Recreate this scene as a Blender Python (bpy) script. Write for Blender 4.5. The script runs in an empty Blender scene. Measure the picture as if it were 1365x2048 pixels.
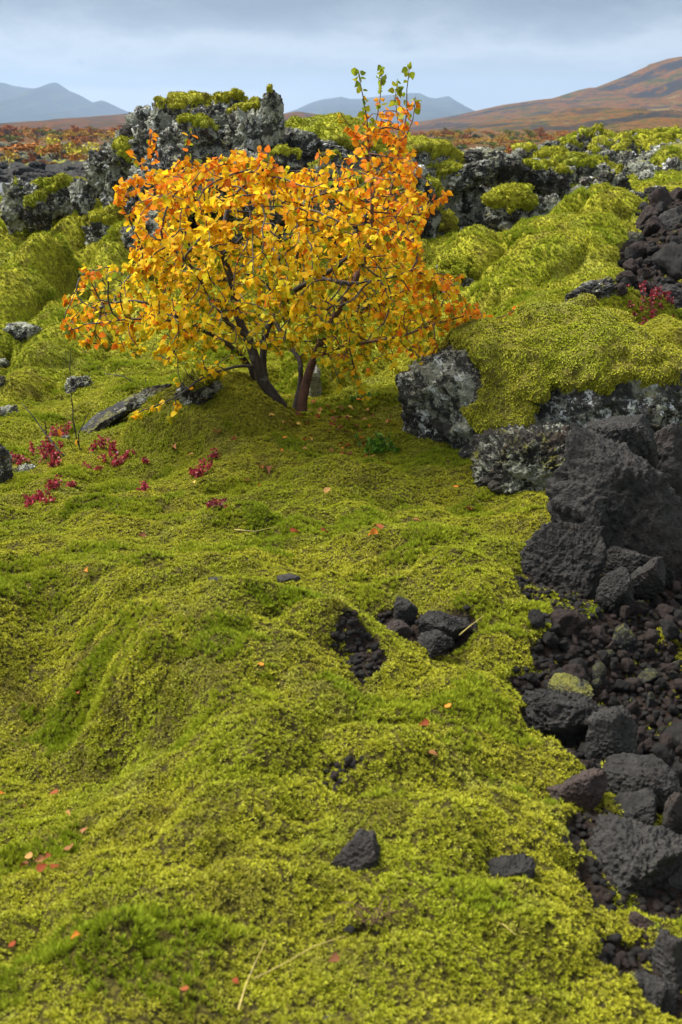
import bpy, bmesh, math, random
import numpy as np
from mathutils import Vector

random.seed(7)
RNG = np.random.default_rng(11)
SC = bpy.context.scene
COL = SC.collection
R = math.radians

# ------------------------------------------------------------------ camera
CAM_H, FPX, W_PX, H_PX, HORIZON = 1.3, 2280.0, 1365.0, 2048.0, 255.0
PITCH = math.atan((H_PX / 2 - HORIZON) / FPX)
CP, SP = math.cos(PITCH), math.sin(PITCH)
CAM = np.array([0.0, 0.0, CAM_H])
FWD = np.array([0, CP, -SP]); UPV = np.array([0, SP, CP])
cd = bpy.data.cameras.new("camera")
cam = bpy.data.objects.new("camera", cd); COL.objects.link(cam)
cam.location = CAM; cam.rotation_euler = (math.pi / 2 - PITCH, 0, 0)
cd.sensor_fit = 'VERTICAL'; cd.sensor_height = 36.0; cd.lens = 36 * FPX / H_PX
cd.clip_start = 0.05; cd.clip_end = 20000
cd.dof.use_dof = True; cd.dof.focus_distance = 5.2; cd.dof.aperture_fstop = 7.0
SC.camera = cam


def ray(px, py):
    d = FWD + np.array([1, 0, 0]) * ((px - W_PX / 2) / FPX) + UPV * (-(py - H_PX / 2) / FPX)
    return d


def at(px, py, D):
    """the point of the place seen at photo position px, py, D metres ahead"""
    d = ray(px, py)
    return CAM + d * (D / d[1])


# ------------------------------------------------------------------ noise
_perm = np.random.default_rng(3).permutation(4096).astype(np.int64)


def _h(ix, iy, iz):
    return _perm[(_perm[(_perm[ix & 4095] + iy) & 4095] + iz) & 4095]


_g = np.random.default_rng(5).normal(size=(4096, 3)); _g /= np.linalg.norm(_g, axis=1)[:, None]
_j = np.random.default_rng(6).random((4096, 3))


def perlin(p):
    p = np.asarray(p, float)
    i = np.floor(p).astype(np.int64); f = p - i
    u = f * f * f * (f * (f * 6 - 15) + 10)
    out = 0
    for dx in (0, 1):
        wx = u[:, 0] if dx else 1 - u[:, 0]
        for dy in (0, 1):
            wy = u[:, 1] if dy else 1 - u[:, 1]
            for dz in (0, 1):
                wz = u[:, 2] if dz else 1 - u[:, 2]
                g = _g[_h(i[:, 0] + dx, i[:, 1] + dy, i[:, 2] + dz)]
                out = out + wx * wy * wz * ((f[:, 0] - dx) * g[:, 0] + (f[:, 1] - dy) * g[:, 1] + (f[:, 2] - dz) * g[:, 2])
    return out * 1.5


def fbm(p, o=4, gain=0.5, lac=2.03):
    p = np.asarray(p, float); a = 1; s = 0
    for k in range(o):
        s = s + a * perlin(p + 17.3 * k); p = p * lac; a *= gain
    return s


def ridged(p, o=4):
    p = np.asarray(p, float); a = 1; s = 0
    for k in range(o):
        s = s + a * (1 - 2 * np.abs(perlin(p + 9.1 * k))); p = p * 2.1; a *= .5
    return s


def worley(p, two=False):
    p = np.asarray(p, float)
    i = np.floor(p).astype(np.int64)
    f1 = np.full(len(p), 9.0); f2 = np.full(len(p), 9.0)
    rz = (0,) if np.all(p[:, 2] == 0) else (-1, 0, 1)
    for dx in (-1, 0, 1):
        for dy in (-1, 0, 1):
            for dz in rz:
                c = i + (dx, dy, dz)
                q = c + _j[_h(c[:, 0], c[:, 1], c[:, 2])]
                if len(rz) == 1: q[:, 2] = 0
                d = np.linalg.norm(q - p, axis=1)
                f2 = np.minimum(f2, np.maximum(f1, d)); f1 = np.minimum(f1, d)
    return (f1, f2) if two else f1


def sstep(a, b, x):
    t = np.clip((x - a) / (b - a), 0, 1)
    return t * t * (3 - 2 * t)


# ------------------------------------------------------------------ object helpers
def tag(o, label=None, cat=None, group=None, kind=None):
    if label: o['label'] = label
    if cat: o['category'] = cat
    if group: o['group'] = group
    if kind: o['kind'] = kind
    return o


def mesh_np(name, V, F, mat=None, parent=None, smooth=True, attrs=None, link=True):
    """V (n,3); F (m,k) array, or list of such arrays"""
    me = bpy.data.meshes.new(name)
    Fs = F if isinstance(F, list) else [F]
    Fs = [np.asarray(f, np.int32) for f in Fs if len(f)]
    V = np.asarray(V, np.float32)
    me.vertices.add(len(V)); me.vertices.foreach_set('co', V.ravel())
    idx = np.concatenate([f.ravel() for f in Fs])
    tot = np.concatenate([np.full(len(f), f.shape[1], np.int32) for f in Fs])
    st = np.concatenate([[0], np.cumsum(tot)[:-1]]).astype(np.int32)
    me.loops.add(len(idx)); me.loops.foreach_set('vertex_index', idx)
    me.polygons.add(len(tot)); me.polygons.foreach_set('loop_start', st)
    me.update(calc_edges=True); me.validate()
    if smooth: me.polygons.foreach_set('use_smooth', np.ones(len(me.polygons), bool))
    for k, v in (attrs or {}).items():
        v = np.asarray(v, np.float32)
        if v.ndim == 1:
            a = me.attributes.new(k, 'FLOAT', 'POINT'); a.data.foreach_set('value', v)
        else:
            a = me.attributes.new(k, 'FLOAT_COLOR', 'POINT')
            if v.shape[1] == 3: v = np.concatenate([v, np.ones((len(v), 1), np.float32)], 1)
            a.data.foreach_set('color', v.ravel())
    if mat: me.materials.append(mat)
    o = bpy.data.objects.new(name, me)
    if link: COL.objects.link(o)
    if parent: o.parent = parent
    return o


def empty(name, loc):
    o = bpy.data.objects.new(name, None); COL.objects.link(o)
    o.location = loc; o.empty_display_size = .2
    return o


_ico = {}


def ico(level):
    if level not in _ico:
        bm = bmesh.new(); bmesh.ops.create_icosphere(bm, subdivisions=level, radius=1)
        bm.verts.ensure_lookup_table()
        _ico[level] = (np.array([v.co[:] for v in bm.verts]), np.array([[v.index for v in f.verts] for f in bm.faces]))
        bm.free()
    return _ico[level]


def normals(V, F):
    n = np.cross(V[F[:, 1]] - V[F[:, 0]], V[F[:, 2]] - V[F[:, 0]])
    N = np.zeros_like(V)
    for k in range(3): np.add.at(N, F[:, k], n)
    return N / (np.linalg.norm(N, axis=1)[:, None] + 1e-12)


# ------------------------------------------------------------------ node helpers
def new_mat(name):
    m = bpy.data.materials.new(name); m.use_nodes = True
    nt = m.node_tree; nt.nodes.clear()
    out = nt.nodes.new('ShaderNodeOutputMaterial')
    b = nt.nodes.new('ShaderNodeBsdfPrincipled'); nt.links.new(b.outputs[0], out.inputs[0])
    return m, nt, b, out


class G:
    """a short hand for shader nodes"""
    def __init__(s, nt): s.nt = nt; s.L = nt.links

    def n(s, t, **kw):
        x = s.nt.nodes.new(t)
        for k, v in kw.items(): setattr(x, k, v)
        return x

    def put(s, sock, v):
        if isinstance(v, bpy.types.NodeSocket): s.L.new(v, sock)
        elif isinstance(v, (tuple, list)) and len(v) == 3 and sock.type == 'RGBA': sock.default_value = (*v, 1)
        else: sock.default_value = v

    def noise(s, vec, scale, detail=4, rough=.55, dist=0):
        x = s.n('ShaderNodeTexNoise'); s.put(x.inputs['Vector'], vec)
        x.inputs['Scale'].default_value = scale; x.inputs['Detail'].default_value = detail
        x.inputs['Roughness'].default_value = rough; x.inputs['Distortion'].default_value = dist
        return x.outputs['Fac']

    def vor(s, vec, scale, feature='F1', out='Distance', rand=1):
        x = s.n('ShaderNodeTexVoronoi', feature=feature); s.put(x.inputs['Vector'], vec)
        x.inputs['Scale'].default_value = scale; x.inputs['Randomness'].default_value = rand
        return x.outputs[out]

    def step(s, v, a, b, lo=0., hi=1.):
        x = s.n('ShaderNodeMapRange', interpolation_type='SMOOTHSTEP'); s.put(x.inputs['Value'], v)
        for k, q in zip(('From Min', 'From Max', 'To Min', 'To Max'), (a, b, lo, hi)): x.inputs[k].default_value = q
        return x.outputs[0]

    def mix(s, f, a, b):
        x = s.n('ShaderNodeMix', data_type='RGBA'); s.put(x.inputs[0], f); s.put(x.inputs[6], a); s.put(x.inputs[7], b)
        return x.outputs[2]

    def m(s, op, a, b=0., c=0.):
        x = s.n('ShaderNodeMath', operation=op); s.put(x.inputs[0], a); s.put(x.inputs[1], b); s.put(x.inputs[2], c)
        return x.outputs[0]

    def attr(s, name): return s.n('ShaderNodeAttribute', attribute_name=name)

    def bump(s, h, dist, strength=1., normal=None):
        x = s.n('ShaderNodeBump'); s.put(x.inputs['Height'], h); x.inputs['Distance'].default_value = dist
        x.inputs['Strength'].default_value = strength
        if normal: s.put(x.inputs['Normal'], normal)
        return x.outputs[0]

    def xyz(s, v):
        x = s.n('ShaderNodeSeparateXYZ'); s.put(x.inputs[0], v); return x.outputs

    def vmul(s, v, k):
        x = s.n('ShaderNodeVectorMath', operation='MULTIPLY'); s.put(x.inputs[0], v); x.inputs[1].default_value = k
        return x.outputs[0]


# moss colours (linear albedo)
M_TIP = (0.425, 0.415, 0.024); M_TIP2 = (0.305, 0.345, 0.011); M_OLIVE = (0.20, 0.188, 0.016); M_BROWN = (0.060, 0.040, 0.014)


def moss_colour(g, pos, rnd=None):
    big = g.step(g.noise(pos, 1.7, 3, .6), .40, .62)
    mid = g.noise(pos, 7, 3, .6)
    c = g.mix(big, M_TIP, M_TIP2)
    c = g.mix(g.step(mid, .50, .74), c, M_OLIVE)
    c = g.mix(g.step(g.noise(pos, 4.1, 4, .65), .56, .70, 0, .7), c, (.15, .105, .03))
    c = g.mix(g.step(g.noise(pos, 2.6, 4, .65), .55, .68, 0, .5), c, (.36, .38, .08))
    if rnd is not None:
        c = g.mix(g.step(rnd, .55, 1, 0, .55), c, M_OLIVE)
        c = g.mix(g.step(rnd, .18, 0, 0, .6), c, (.44, .43, .07))
    return c


def mat_moss(name='moss_tufts', green=False):
    m, nt, b, out = new_mat(name); g = G(nt)
    geo = g.n('ShaderNodeNewGeometry'); pos = geo.outputs['Position']
    rnd = g.n('ShaderNodeObjectInfo').outputs['Random'] if not green else g.noise(pos, 90, 1)
    tip = g.attr('tip').outputs['Fac']
    if green:
        c = g.mix(g.step(g.noise(pos, 3, 3), .38, .62), (.25, .31, .011), (.37, .40, .022))
        c = g.mix(g.step(rnd, .5, .7, 0, .5), c, (.20, .26, .014))
    else:
        c = moss_colour(g, pos, rnd)
    c = g.mix(g.step(tip, .05, .72), g.mix(.5, M_BROWN, (.07, .075, .012)), c)
    g.put(b.inputs['Base Color'], c)
    b.inputs['Roughness'].default_value = .75; b.inputs['Specular IOR Level'].default_value = .2
    tr = g.n('ShaderNodeBsdfTranslucent'); g.put(tr.inputs['Color'], c)
    mx = g.n('ShaderNodeMixShader'); mx.inputs[0].default_value = .15
    nt.links.new(b.outputs[0], mx.inputs[1]); nt.links.new(tr.outputs[0], mx.inputs[2]); nt.links.new(mx.outputs[0], out.inputs[0])
    return m


def mat_cap():
    """moss cushions on rock: the same moss, closed surface plus small tufts in the mesh (tip attribute)"""
    m, nt, b, out = new_mat('moss_cushion'); g = G(nt)
    pos = g.n('ShaderNodeNewGeometry').outputs['Position']
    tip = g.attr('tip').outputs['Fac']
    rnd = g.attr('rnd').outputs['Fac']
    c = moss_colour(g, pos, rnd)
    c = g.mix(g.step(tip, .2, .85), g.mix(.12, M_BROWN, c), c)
    g.put(b.inputs['Base Color'], c); b.inputs['Roughness'].default_value = .8; b.inputs['Specular IOR Level'].default_value = .15
    g.put(b.inputs['Normal'], g.bump(g.noise(pos, 70, 4, .7), .006, .6))
    return m


def mat_ground():
    m, nt, b, out = new_mat('ground_cover'); g = G(nt)
    pos = g.n('ShaderNodeNewGeometry').outputs['Position']
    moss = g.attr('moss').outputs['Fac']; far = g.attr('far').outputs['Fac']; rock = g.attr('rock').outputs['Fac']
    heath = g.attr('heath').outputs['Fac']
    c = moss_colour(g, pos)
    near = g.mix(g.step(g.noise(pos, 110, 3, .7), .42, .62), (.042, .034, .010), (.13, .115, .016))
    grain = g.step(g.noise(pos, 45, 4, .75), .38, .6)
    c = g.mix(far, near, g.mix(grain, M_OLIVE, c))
    soil = g.mix(g.noise(pos, 30, 5, .7), (.012, .009, .007), (.050, .034, .026))
    c = g.mix(moss, soil, c)
    lava = g.mix(g.noise(pos, 3, 6, .75), (.008, .008, .008), (.050, .049, .044))
    lava = g.mix(g.step(g.noise(pos, 5, 5, .8), .60, .68), lava, (.22, .23, .20))
    c = g.mix(rock, c, lava)
    hc = g.n('ShaderNodeValToRGB'); g.put(hc.inputs[0], g.noise(pos, .22, 8, .75))
    e = hc.color_ramp.elements
    e[0].position = .30; e[0].color = (.04, .05, .010, 1); e[1].position = .72; e[1].color = (.08, .055, .016, 1)
    for p_, q in ((.42, (.07, .055, .013)), (.50, (.12, .045, .013)), (.58, (.05, .048, .012)), (.65, (.10, .045, .013))):
        x = e.new(p_); x.color = (*q, 1)
    c = g.mix(heath, c, hc.outputs[0])
    g.put(b.inputs['Base Color'], c)
    b.inputs['Roughness'].default_value = .9; b.inputs['Specular IOR Level'].default_value = .12
    h1 = g.bump(g.noise(pos, 60, 5, .75), .02, .9)
    h2 = g.bump(g.noise(pos, 4, 6, .7), .12, .6, h1)
    g.put(b.inputs['Normal'], h2)
    return m


def mat_rock(name, dark=(.016, .015, .014), mid=(.075, .070, .062), lichen=0.5, white=.5, brown=.25, moss=.25, pores=True):
    m, nt, b, out = new_mat(name); g = G(nt)
    tc = g.n('ShaderNodeTexCoord').outputs['Object']
    geo = g.n('ShaderNodeNewGeometry')
    inf = g.n('ShaderNodeObjectInfo')
    off = g.n('ShaderNodeVectorMath', operation='ADD'); g.put(off.inputs[0], tc)
    cx = g.n('ShaderNodeCombineXYZ'); r = g.m('MULTIPLY', inf.outputs['Random'], 40.); g.put(cx.inputs[0], r); g.put(cx.inputs[1], r)
    g.put(off.inputs[1], cx.outputs[0]); p = off.outputs[0]
    n1 = g.noise(p, 6, 6, .7); n2 = g.noise(p, 26, 6, .75)
    c = g.mix(g.step(n1, .3, .7), dark, mid)
    c = g.mix(g.step(n2, .45, .75, 0, .6), c, tuple(k * 1.5 for k in mid))
    c = g.mix(g.step(g.noise(p, 3.3, 5, .7), .52, .72, 0, brown), c, (.085, .042, .026))
    c = g.mix(g.step(n2, .42, .30, 0, .75), c, tuple(k * .5 for k in dark))
    if lichen:
        crust = g.noise(p, 6.5, 9, .80)
        f = g.step(crust, .57 - .075 * lichen, .60 - .07 * lichen)
        c = g.mix(g.m('MULTIPLY', f, .92), c, g.mix(g.noise(p, 40, 4, .7), (.13, .135, .095), (.40, .405, .32)))
        f2 = g.step(g.noise(p, 9, 9, .82), .625 - .075 * white, .64 - .07 * white)
        c = g.mix(g.m('MULTIPLY', f2, .92), c, g.mix(g.noise(p, 70, 3), (.50, .52, .49), (.82, .84, .82)))
        f3 = g.m('MULTIPLY', g.step(g.noise(p, 19, 5, .85), .62, .65), .7)
        c = g.mix(f3, c, (.16, .085, .022))
    if moss:
        up = g.xyz(geo.outputs['Normal'])[2]
        f = g.m('MULTIPLY', g.step(up, .1, .8), g.step(g.noise(p, 5, 5, .75), .62 - .2 * moss, .70 - .15 * moss))
        c = g.mix(g.m('MULTIPLY', f, .85), c, g.mix(g.noise(p, 40, 3), (.10, .10, .014), (.21, .20, .03)))
    g.put(b.inputs['Base Color'], c)
    b.inputs['Roughness'].default_value = .82; b.inputs['Specular IOR Level'].default_value = .3
    nrm = g.bump(n1, .05, .5)
    nrm = g.bump(n2, .018, .9, nrm)
    if pores:
        pz = g.step(g.vor(p, 75), .16, .42)
        nrm = g.bump(pz, .006, .8, nrm)
    nrm = g.bump(g.noise(p, 130, 3, .7), .004, .9, nrm)
    g.put(b.inputs['Normal'], nrm)
    return m


def mat_col(name, rough=.6, trans=0., attr='col', spec=.3, vary=0.):
    m, nt, b, out = new_mat(name); g = G(nt)
    c = g.attr(attr).outputs['Color']
    if vary:
        pos = g.n('ShaderNodeNewGeometry').outputs['Position']
        c = g.mix(g.step(g.noise(pos, 60, 3), .35, .7, 0, vary), c, (.20, .07, .015))
    g.put(b.inputs['Base Color'], c); b.inputs['Roughness'].default_value = rough; b.inputs['Specular IOR Level'].default_value = spec
    if trans:
        tr = g.n('ShaderNodeBsdfTranslucent'); g.put(tr.inputs['Color'], c)
        mx = g.n('ShaderNodeMixShader'); mx.inputs[0].default_value = trans
        nt.links.new(b.outputs[0], mx.inputs[1]); nt.links.new(tr.outputs[0], mx.inputs[2]); nt.links.new(mx.outputs[0], out.inputs[0])
    return m


def mat_bark(name, a, b_):
    m, nt, b, out = new_mat(name); g = G(nt)
    tc = g.n('ShaderNodeTexCoord').outputs['Object']
    n1 = g.noise(g.vmul(tc, (1, 1, .35)), 60, 5, .7); n2 = g.noise(tc, 18, 4, .6)
    c = g.mix(g.step(n1, .3, .7), a, b_)
    c = g.mix(g.step(n2, .58, .66, 0, .6), c, (.17, .17, .14))
    g.put(b.inputs['Base Color'], c); b.inputs['Roughness'].default_value = .75
    g.put(b.inputs['Normal'], g.bump(n1, .006, .8))
    return m


def mat_hill(name, ramp, rockc, sc, z_off=0., cliff=(.55, .8), rocks=True):
    m, nt, b, out = new_mat(name); g = G(nt)
    geo = g.n('ShaderNodeNewGeometry'); pos = geo.outputs['Position']
    v = g.vmul(pos, (1, .35, 2.2))
    r = g.n('ShaderNodeValToRGB'); g.put(r.inputs[0], g.step(g.noise(v, sc, 10, .78), .24, .76))
    e = r.color_ramp.elements
    e[0].position = ramp[0][0]; e[0].color = (*ramp[0][1], 1); e[1].position = ramp[-1][0]; e[1].color = (*ramp[-1][1], 1)
    for p_, q in ramp[1:-1]:
        x = e.new(p_); x.color = (*q, 1)
    c = r.outputs[0]
    c = g.mix(g.step(g.noise(v, sc * 7, 4, .7), .55, .62, 0, .8), c, (.045, .058, .016))
    c = g.mix(g.m('MULTIPLY', g.step(g.vor(pos, sc * 4.5), .42, .30), g.step(g.noise(pos, sc * 1.4, 3), .48, .56)), c, (.030, .042, .014))
    c = g.mix(g.step(g.noise(v, sc * 20, 3, .7), .56, .66, 0, .6), c, (.035, .026, .018))
    if rocks: c = g.mix(g.step(g.noise(g.vmul(pos, (1, .4, 5)), sc * .8, 6, .7), .54, .60, 0, .85), c, g.mix(g.noise(v, sc * 14, 4, .8), rockc, tuple(k * 2.6 for k in rockc)))
    if rocks:
        cl = g.m('MULTIPLY', g.attr('cliff').outputs['Fac'], g.step(g.noise(pos, sc * 2.2, 6, .75), .34, .50))
        c = g.mix(cl, c, g.mix(g.noise(v, sc * 12, 5, .75), rockc, tuple(k * 2.6 for k in rockc)))
    g.put(b.inputs['Base Color'], c); b.inputs['Roughness'].default_value = .95; b.inputs['Specular IOR Level'].default_value = .05
    g.put(b.inputs['Normal'], g.bump(g.noise(pos, sc * 6, 8, .75), 3.2 / max(sc, .02) * .04, 1.))
    return m


MOSS, MOSS_G, CAP = mat_moss(), mat_moss('moss_green_tufts', True), mat_cap()
GROUND = mat_ground()
LICHEN = mat_rock('lichen_lava', dark=(.010, .010, .009), mid=(.050, .048, .040), lichen=1.15, white=.75, moss=.3)
LICHEN_PALE = mat_rock('pale_lichen_lava', dark=(.011, .011, .010), mid=(.060, .058, .050), lichen=.85, white=.95, moss=.15)
LICHEN_DARK = mat_rock('dark_lichen_lava', dark=(.010, .009, .008), mid=(.042, .037, .030), lichen=.8, white=.25, moss=.35, brown=.5)
BLACK = mat_rock('fresh_black_lava', dark=(.014, .0125, .011), mid=(.046, .0425, .039), lichen=0, brown=.22, moss=0)
RUST = mat_rock('rusty_lava', dark=(.020, .014, .012), mid=(.070, .050, .044), lichen=0, brown=.9, moss=0)
BLACKMOSS = mat_rock('black_lava_with_moss', dark=(.014, .014, .0155), mid=(.050, .050, .052), lichen=.2, white=.1, brown=.4, moss=.75)

# ------------------------------------------------------------------ the terrain
CTRL = [(0, 2048, 1.40), (340, 2048, 1.38), (682, 2048, 1.38), (1000, 2048, 1.42), (1365, 2048, 1.52),
        (0, 1750, 1.92), (200, 1560, 2.39), (60, 1450, 2.68), (0, 1600, 2.26), (110, 1340, 2.9), (0, 1250, 2.97), (0, 1160, 3.25), (190, 1240, 2.82), (260, 1310, 2.62),
        (400, 1175, 2.94), (560, 1180, 2.90), (430, 1400, 2.32), (450, 1600, 1.94), (300, 1750, 1.72), (150, 1860, 1.60),
        (700, 1400, 2.38), (680, 1600, 1.98), (900, 1600, 2.0), (900, 1400, 2.42), (700, 1235, 2.74), (640, 1300, 2.6), (790, 1300, 2.85), (880, 1270, 2.9), (950, 1190, 3.03),
        (1000, 1300, 2.75), (1050, 1430, 2.5), (1200, 1550, 2.27), (1300, 1700, 2.02), (1100, 1720, 1.89), (1250, 1900, 1.66),
        (1200, 1350, 2.78), (1365, 1300, 2.95), (1300, 1180, 3.25), (1365, 1500, 2.45),
        (300, 1080, 3.62), (682, 1080, 3.6), (950, 1080, 3.5), (1060, 1040, 3.78), (560, 1120, 3.4),
        (0, 1050, 3.95), (300, 950, 4.65), (600, 950, 4.42), (850, 960, 4.35), (960, 1010, 4.1), (780, 880, 4.95),
        (0, 850, 5.7), (150, 780, 6.4), (480, 805, 5.15), (400, 880, 4.85), (600, 835, 5.35), (700, 800, 5.6), (780, 740, 6.3),
        (0, 650, 8.2), (250, 690, 7.4), (500, 690, 7.1), (0, 550, 10.0), (200, 500, 10.3), (110, 425, 12.0), (0, 460, 11.5),
        (300, 600, 8.6), (620, 640, 7.7), (800, 600, 8.2), (870, 505, 9.3), (1000, 480, 9.6),
        (960, 590, 7.4), (1100, 600, 6.9), (1230, 620, 6.2), (1365, 650, 5.5), (1080, 660, 5.6), (1200, 500, 8.5), (1300, 430, 9.5), (1365, 500, 8.0),
        (1000, 485, 10.6), (920, 490, 10.6), (860, 490, 10.8), (940, 440, 13), (1000, 420, 16), (1010, 385, 21), (900, 390, 22), (930, 350, 30), (1080, 440, 10.8), (1150, 385, 13), (1250, 340, 16), (1365, 312, 17), (1110, 318, 18), (1200, 312, 20), (1300, 345, 28), (1150, 350, 28),
        (60, 500, 15), (150, 495, 15.5), (-40, 480, 15), (100, 455, 20), (300, 470, 18), (500, 470, 18), (60, 415, 25), (0, 385, 32), (130, 380, 33), (60, 345, 48), (400, 360, 34), (700, 350, 34), (1000, 330, 34), (1365, 318, 36), (150, 300, 80)]
CP3 = np.array([at(*c) for c in CTRL])
# margins so that the ground carries on beside the frame
ext = []
for s in (-1, 1):
    for D, z in ((1.2, 0), (2, -.05), (3, 0), (4.5, .02), (6.5, .1), (9, .2), (13, .3), (20, .1), (34, -.4), (80, -.5)):
        ext.append((s * (.62 * D + .6), D, z + (.25 if s > 0 and 4 < D < 25 else 0)))
ext += [(0, .5, .0), (-.6, .5, 0), (.6, .5, 0), (-30, 80, -.5), (30, 80, -.5)]
CP3 = np.vstack([CP3, np.array(ext)])


def warp(x, y): return np.stack([x / (y + .35) * 3.2, np.log(y + .2) * 2.6], -1)


def tps_k(r2): return .5 * r2 * np.log(r2 + 1e-9)


_c = warp(CP3[:, 0], CP3[:, 1]); _n = len(_c)
_K = tps_k(((_c[:, None] - _c[None]) ** 2).sum(-1)) + np.eye(_n) * 3e-3
_P = np.hstack([np.ones((_n, 1)), _c])
_A = np.block([[_K, _P], [_P.T, np.zeros((3, 3))]])
_ctrl_gain = (CP3[:, 1] + .35)
_w = np.linalg.solve(_A, np.concatenate([(CP3[:, 2] + .0) / _ctrl_gain, np.zeros(3)]))


def base_z(x, y):
    x = np.atleast_1d(np.asarray(x, float)); y = np.atleast_1d(np.asarray(y, float))
    xc = np.clip(x, -(.62 * y + .8), .62 * y + .8); yc = np.clip(y, .4, 75)
    q = warp(xc, yc); z = np.empty(len(q))
    for i in range(0, len(q), 40000):
        d2 = ((q[i:i + 40000, None] - _c[None]) ** 2).sum(-1)
        z[i:i + 40000] = tps_k(d2) @ _w[:_n] + _w[_n] + q[i:i + 40000] @ _w[_n + 1:]
    z = z * (yc + .35)
    return z + (-.5 - z) * sstep(45, 75, y)


# single cushions of the moss carpet: photo x, photo y of the middle, distance, half width px, height m, stretch in depth
DOMES = [(215, 535, 9.3, 88, .30, 1.1), (95, 555, 9.6, 62, .16, 1.), (110, 590, 8.9, 62, .22, 1.), (50, 625, 8.7, 95, .20, 1.2), (20, 585, 9.6, 50, .16, 1), (115, 455, 11.2, 70, .26, 1.), (160, 500, 10.4, 60, .20, 1),
         (40, 500, 11., 60, .16, 1), (230, 440, 11.6, 70, .2, 1), (90, 740, 6.9, 62, .13, 1.), (40, 760, 6.4, 60, .10, 1), (215, 720, 7.2, 60, .07, 1), (110, 700, 7.8, 90, .06, 1),
         (430, 850, 5.05, 170, .17, .55), (250, 800, 5.9, 90, .07, 1), (300, 660, 7.9, 90, .1, 1), (640, 770, 6.0, 70, .16, .8), (560, 740, 6.2, 80, .12, .8), (700, 760, 6.3, 70, .10, 1),
         (810, 705, 6.9, 40, .14, 1), (800, 560, 8.8, 70, .2, 1), (1090, 640, 6.15, 90, .14, .8), (1230, 660, 5.75, 120, .18, .6), (1340, 690, 5.2, 80, .12, .8), (1050, 560, 7.9, 190, .20, .6), (1180, 520, 8.4, 100, .16, .8),
         (930, 560, 8.0, 80, .10, 1), (1000, 615, 7.2, 60, .08, 1), (1200, 450, 9.6, 90, .16, 1), (1130, 480, 9.2, 90, .1, 1),
         (480, 1195, 2.86, 90, .035, .8), (655, 1270, 2.68, 75, .07, .7), (560, 1330, 2.5, 90, .03, 1), (950, 1380, 2.5, 110, .035, 1), (640, 1400, 2.35, 90, .025, 1), (880, 1160, 3.1, 150, .04, .7), (300, 1330, 2.55, 60, .04, 1.2),
         (545, 1250, 2.72, 45, -.03, 1), (365, 1440, 2.33, 75, -.035, 1.2), (330, 1550, 2.1, 65, -.035, 1.2), (520, 1490, 2.18, 110, .05, 1), (420, 1660, 1.88, 110, .045, 1), (760, 1500, 2.18, 100, .04, .8), (600, 1640, 1.92, 60, -.035, 1), (900, 1700, 1.86, 90, .04, .8), (230, 1900, 1.55, 90, .04, 1), (60, 1880, 1.6, 90, -.04, 1), (300, 1180, 3.05, 120, .05, .6), (100, 1150, 3.2, 130, .05, .6), (520, 1040, 3.85, 140, .05, .5), (200, 1020, 4.1, 120, .05, .5), (800, 1080, 3.5, 130, .05, .5), (700, 960, 4.35, 120, .05, .5), (950, 1010, 3.95, 90, -.03, .8), (160, 1430, 2.6, 70, -.05, 1), (700, 1570, 2.02, 75, -.05, .6), (1150, 1740, 1.87, 60, -.05, .8), (240, 1470, 2.4, 70, -.04, 1.4), (840, 1530, 2.15, 80, .025, .8), (540, 1760, 1.7, 130, .035, .9), (1080, 1850, 1.65, 120, .03, .9), (330, 1620, 1.95, 60, -.025, 2),
         (1120, 345, 15, 70, .25, 1), (1180, 320, 18, 60, .2, 1), (1290, 315, 17, 60, .2, 1), (1340, 345, 14, 70, .2, 1), (1180, 365, 13, 60, .2, 1)]


def domes_z(x, y):
    z = np.zeros(len(x))
    for px, py, D, w, h, k in DOMES:
        c = at(px, py, D); rx = w * D / FPX * 1.15; ry = rx * k * 1.15
        wob = 1.0
        d2 = ((x - c[0]) / rx) ** 2 + ((y - c[1]) / ry) ** 2
        m = d2 < 1
        if h > 0: z[m] += h * (1.2 if D > 6.5 else 1) * (1 - d2[m]) ** .75
        else: z[m] += h * (1 - d2[m]) ** 1.5
    return z


def detail_z(x, y):
    p = np.stack([x, y, np.zeros_like(x)], -1)
    z = .042 * fbm(p * (2.1, 2.9, 1) + 5, 3) * sstep(.4, 2.0, y) + .023 * fbm(p * (5.5, 8.5, 1) + 40, 3) + .008 * fbm(p * (13, 17, 1) + 60, 2)
    z += .009 * np.abs(fbm(p * 17 + 3, 2))
    # cushions in the old moss further off
    wp = p + .25 * np.stack([fbm(p * 1.3, 2), fbm(p * 1.3 + 31, 2), 0 * x], -1)
    f = worley(wp * (1.9, 1.5, 1))
    pil = np.sqrt(np.clip(1 - (f / .78) ** 2, 0, 1))
    z += (.25 * pil - .15) * sstep(5.8, 8.5, y) * (1 - sstep(60, 90, y)) * np.where(x < 0, 1, .8)
    f = worley(wp * (3.6, 4.3, 1) + (7, 3, 0))
    z += (.034 * np.sqrt(np.clip(1 - (f / .8) ** 2, 0, 1)) - .022) * sstep(1.5, 3.2, y) * (1 - .3 * sstep(9, 14, y))
    f1, f2 = worley(wp * (1.9, 1.5, 1), True)
    z -= .11 * sstep(.16, .0, f2 - f1) * sstep(6, 8.5, y) * (1 - sstep(14, 20, y))
    # lava field far off
    q = np.stack([x, y, np.zeros_like(x)], -1)
    zf = .30 * (ridged(q * .33, 4) - .8) * .5 + .22 * (ridged(q * 1.3, 3) - .5) * .5
    z += zf * sstep(15, 26, y) * np.where(x < 0, sstep(38, 46, y), 1) * (1 - .6 * sstep(130, 400, y)) * .8
    return z


def ground_z(x, y, detail=True):
    x = np.atleast_1d(np.asarray(x, float)); y = np.atleast_1d(np.asarray(y, float))
    z = base_z(x, y) + domes_z(x, y)
    return z + detail_z(x, y) if detail else z


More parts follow.
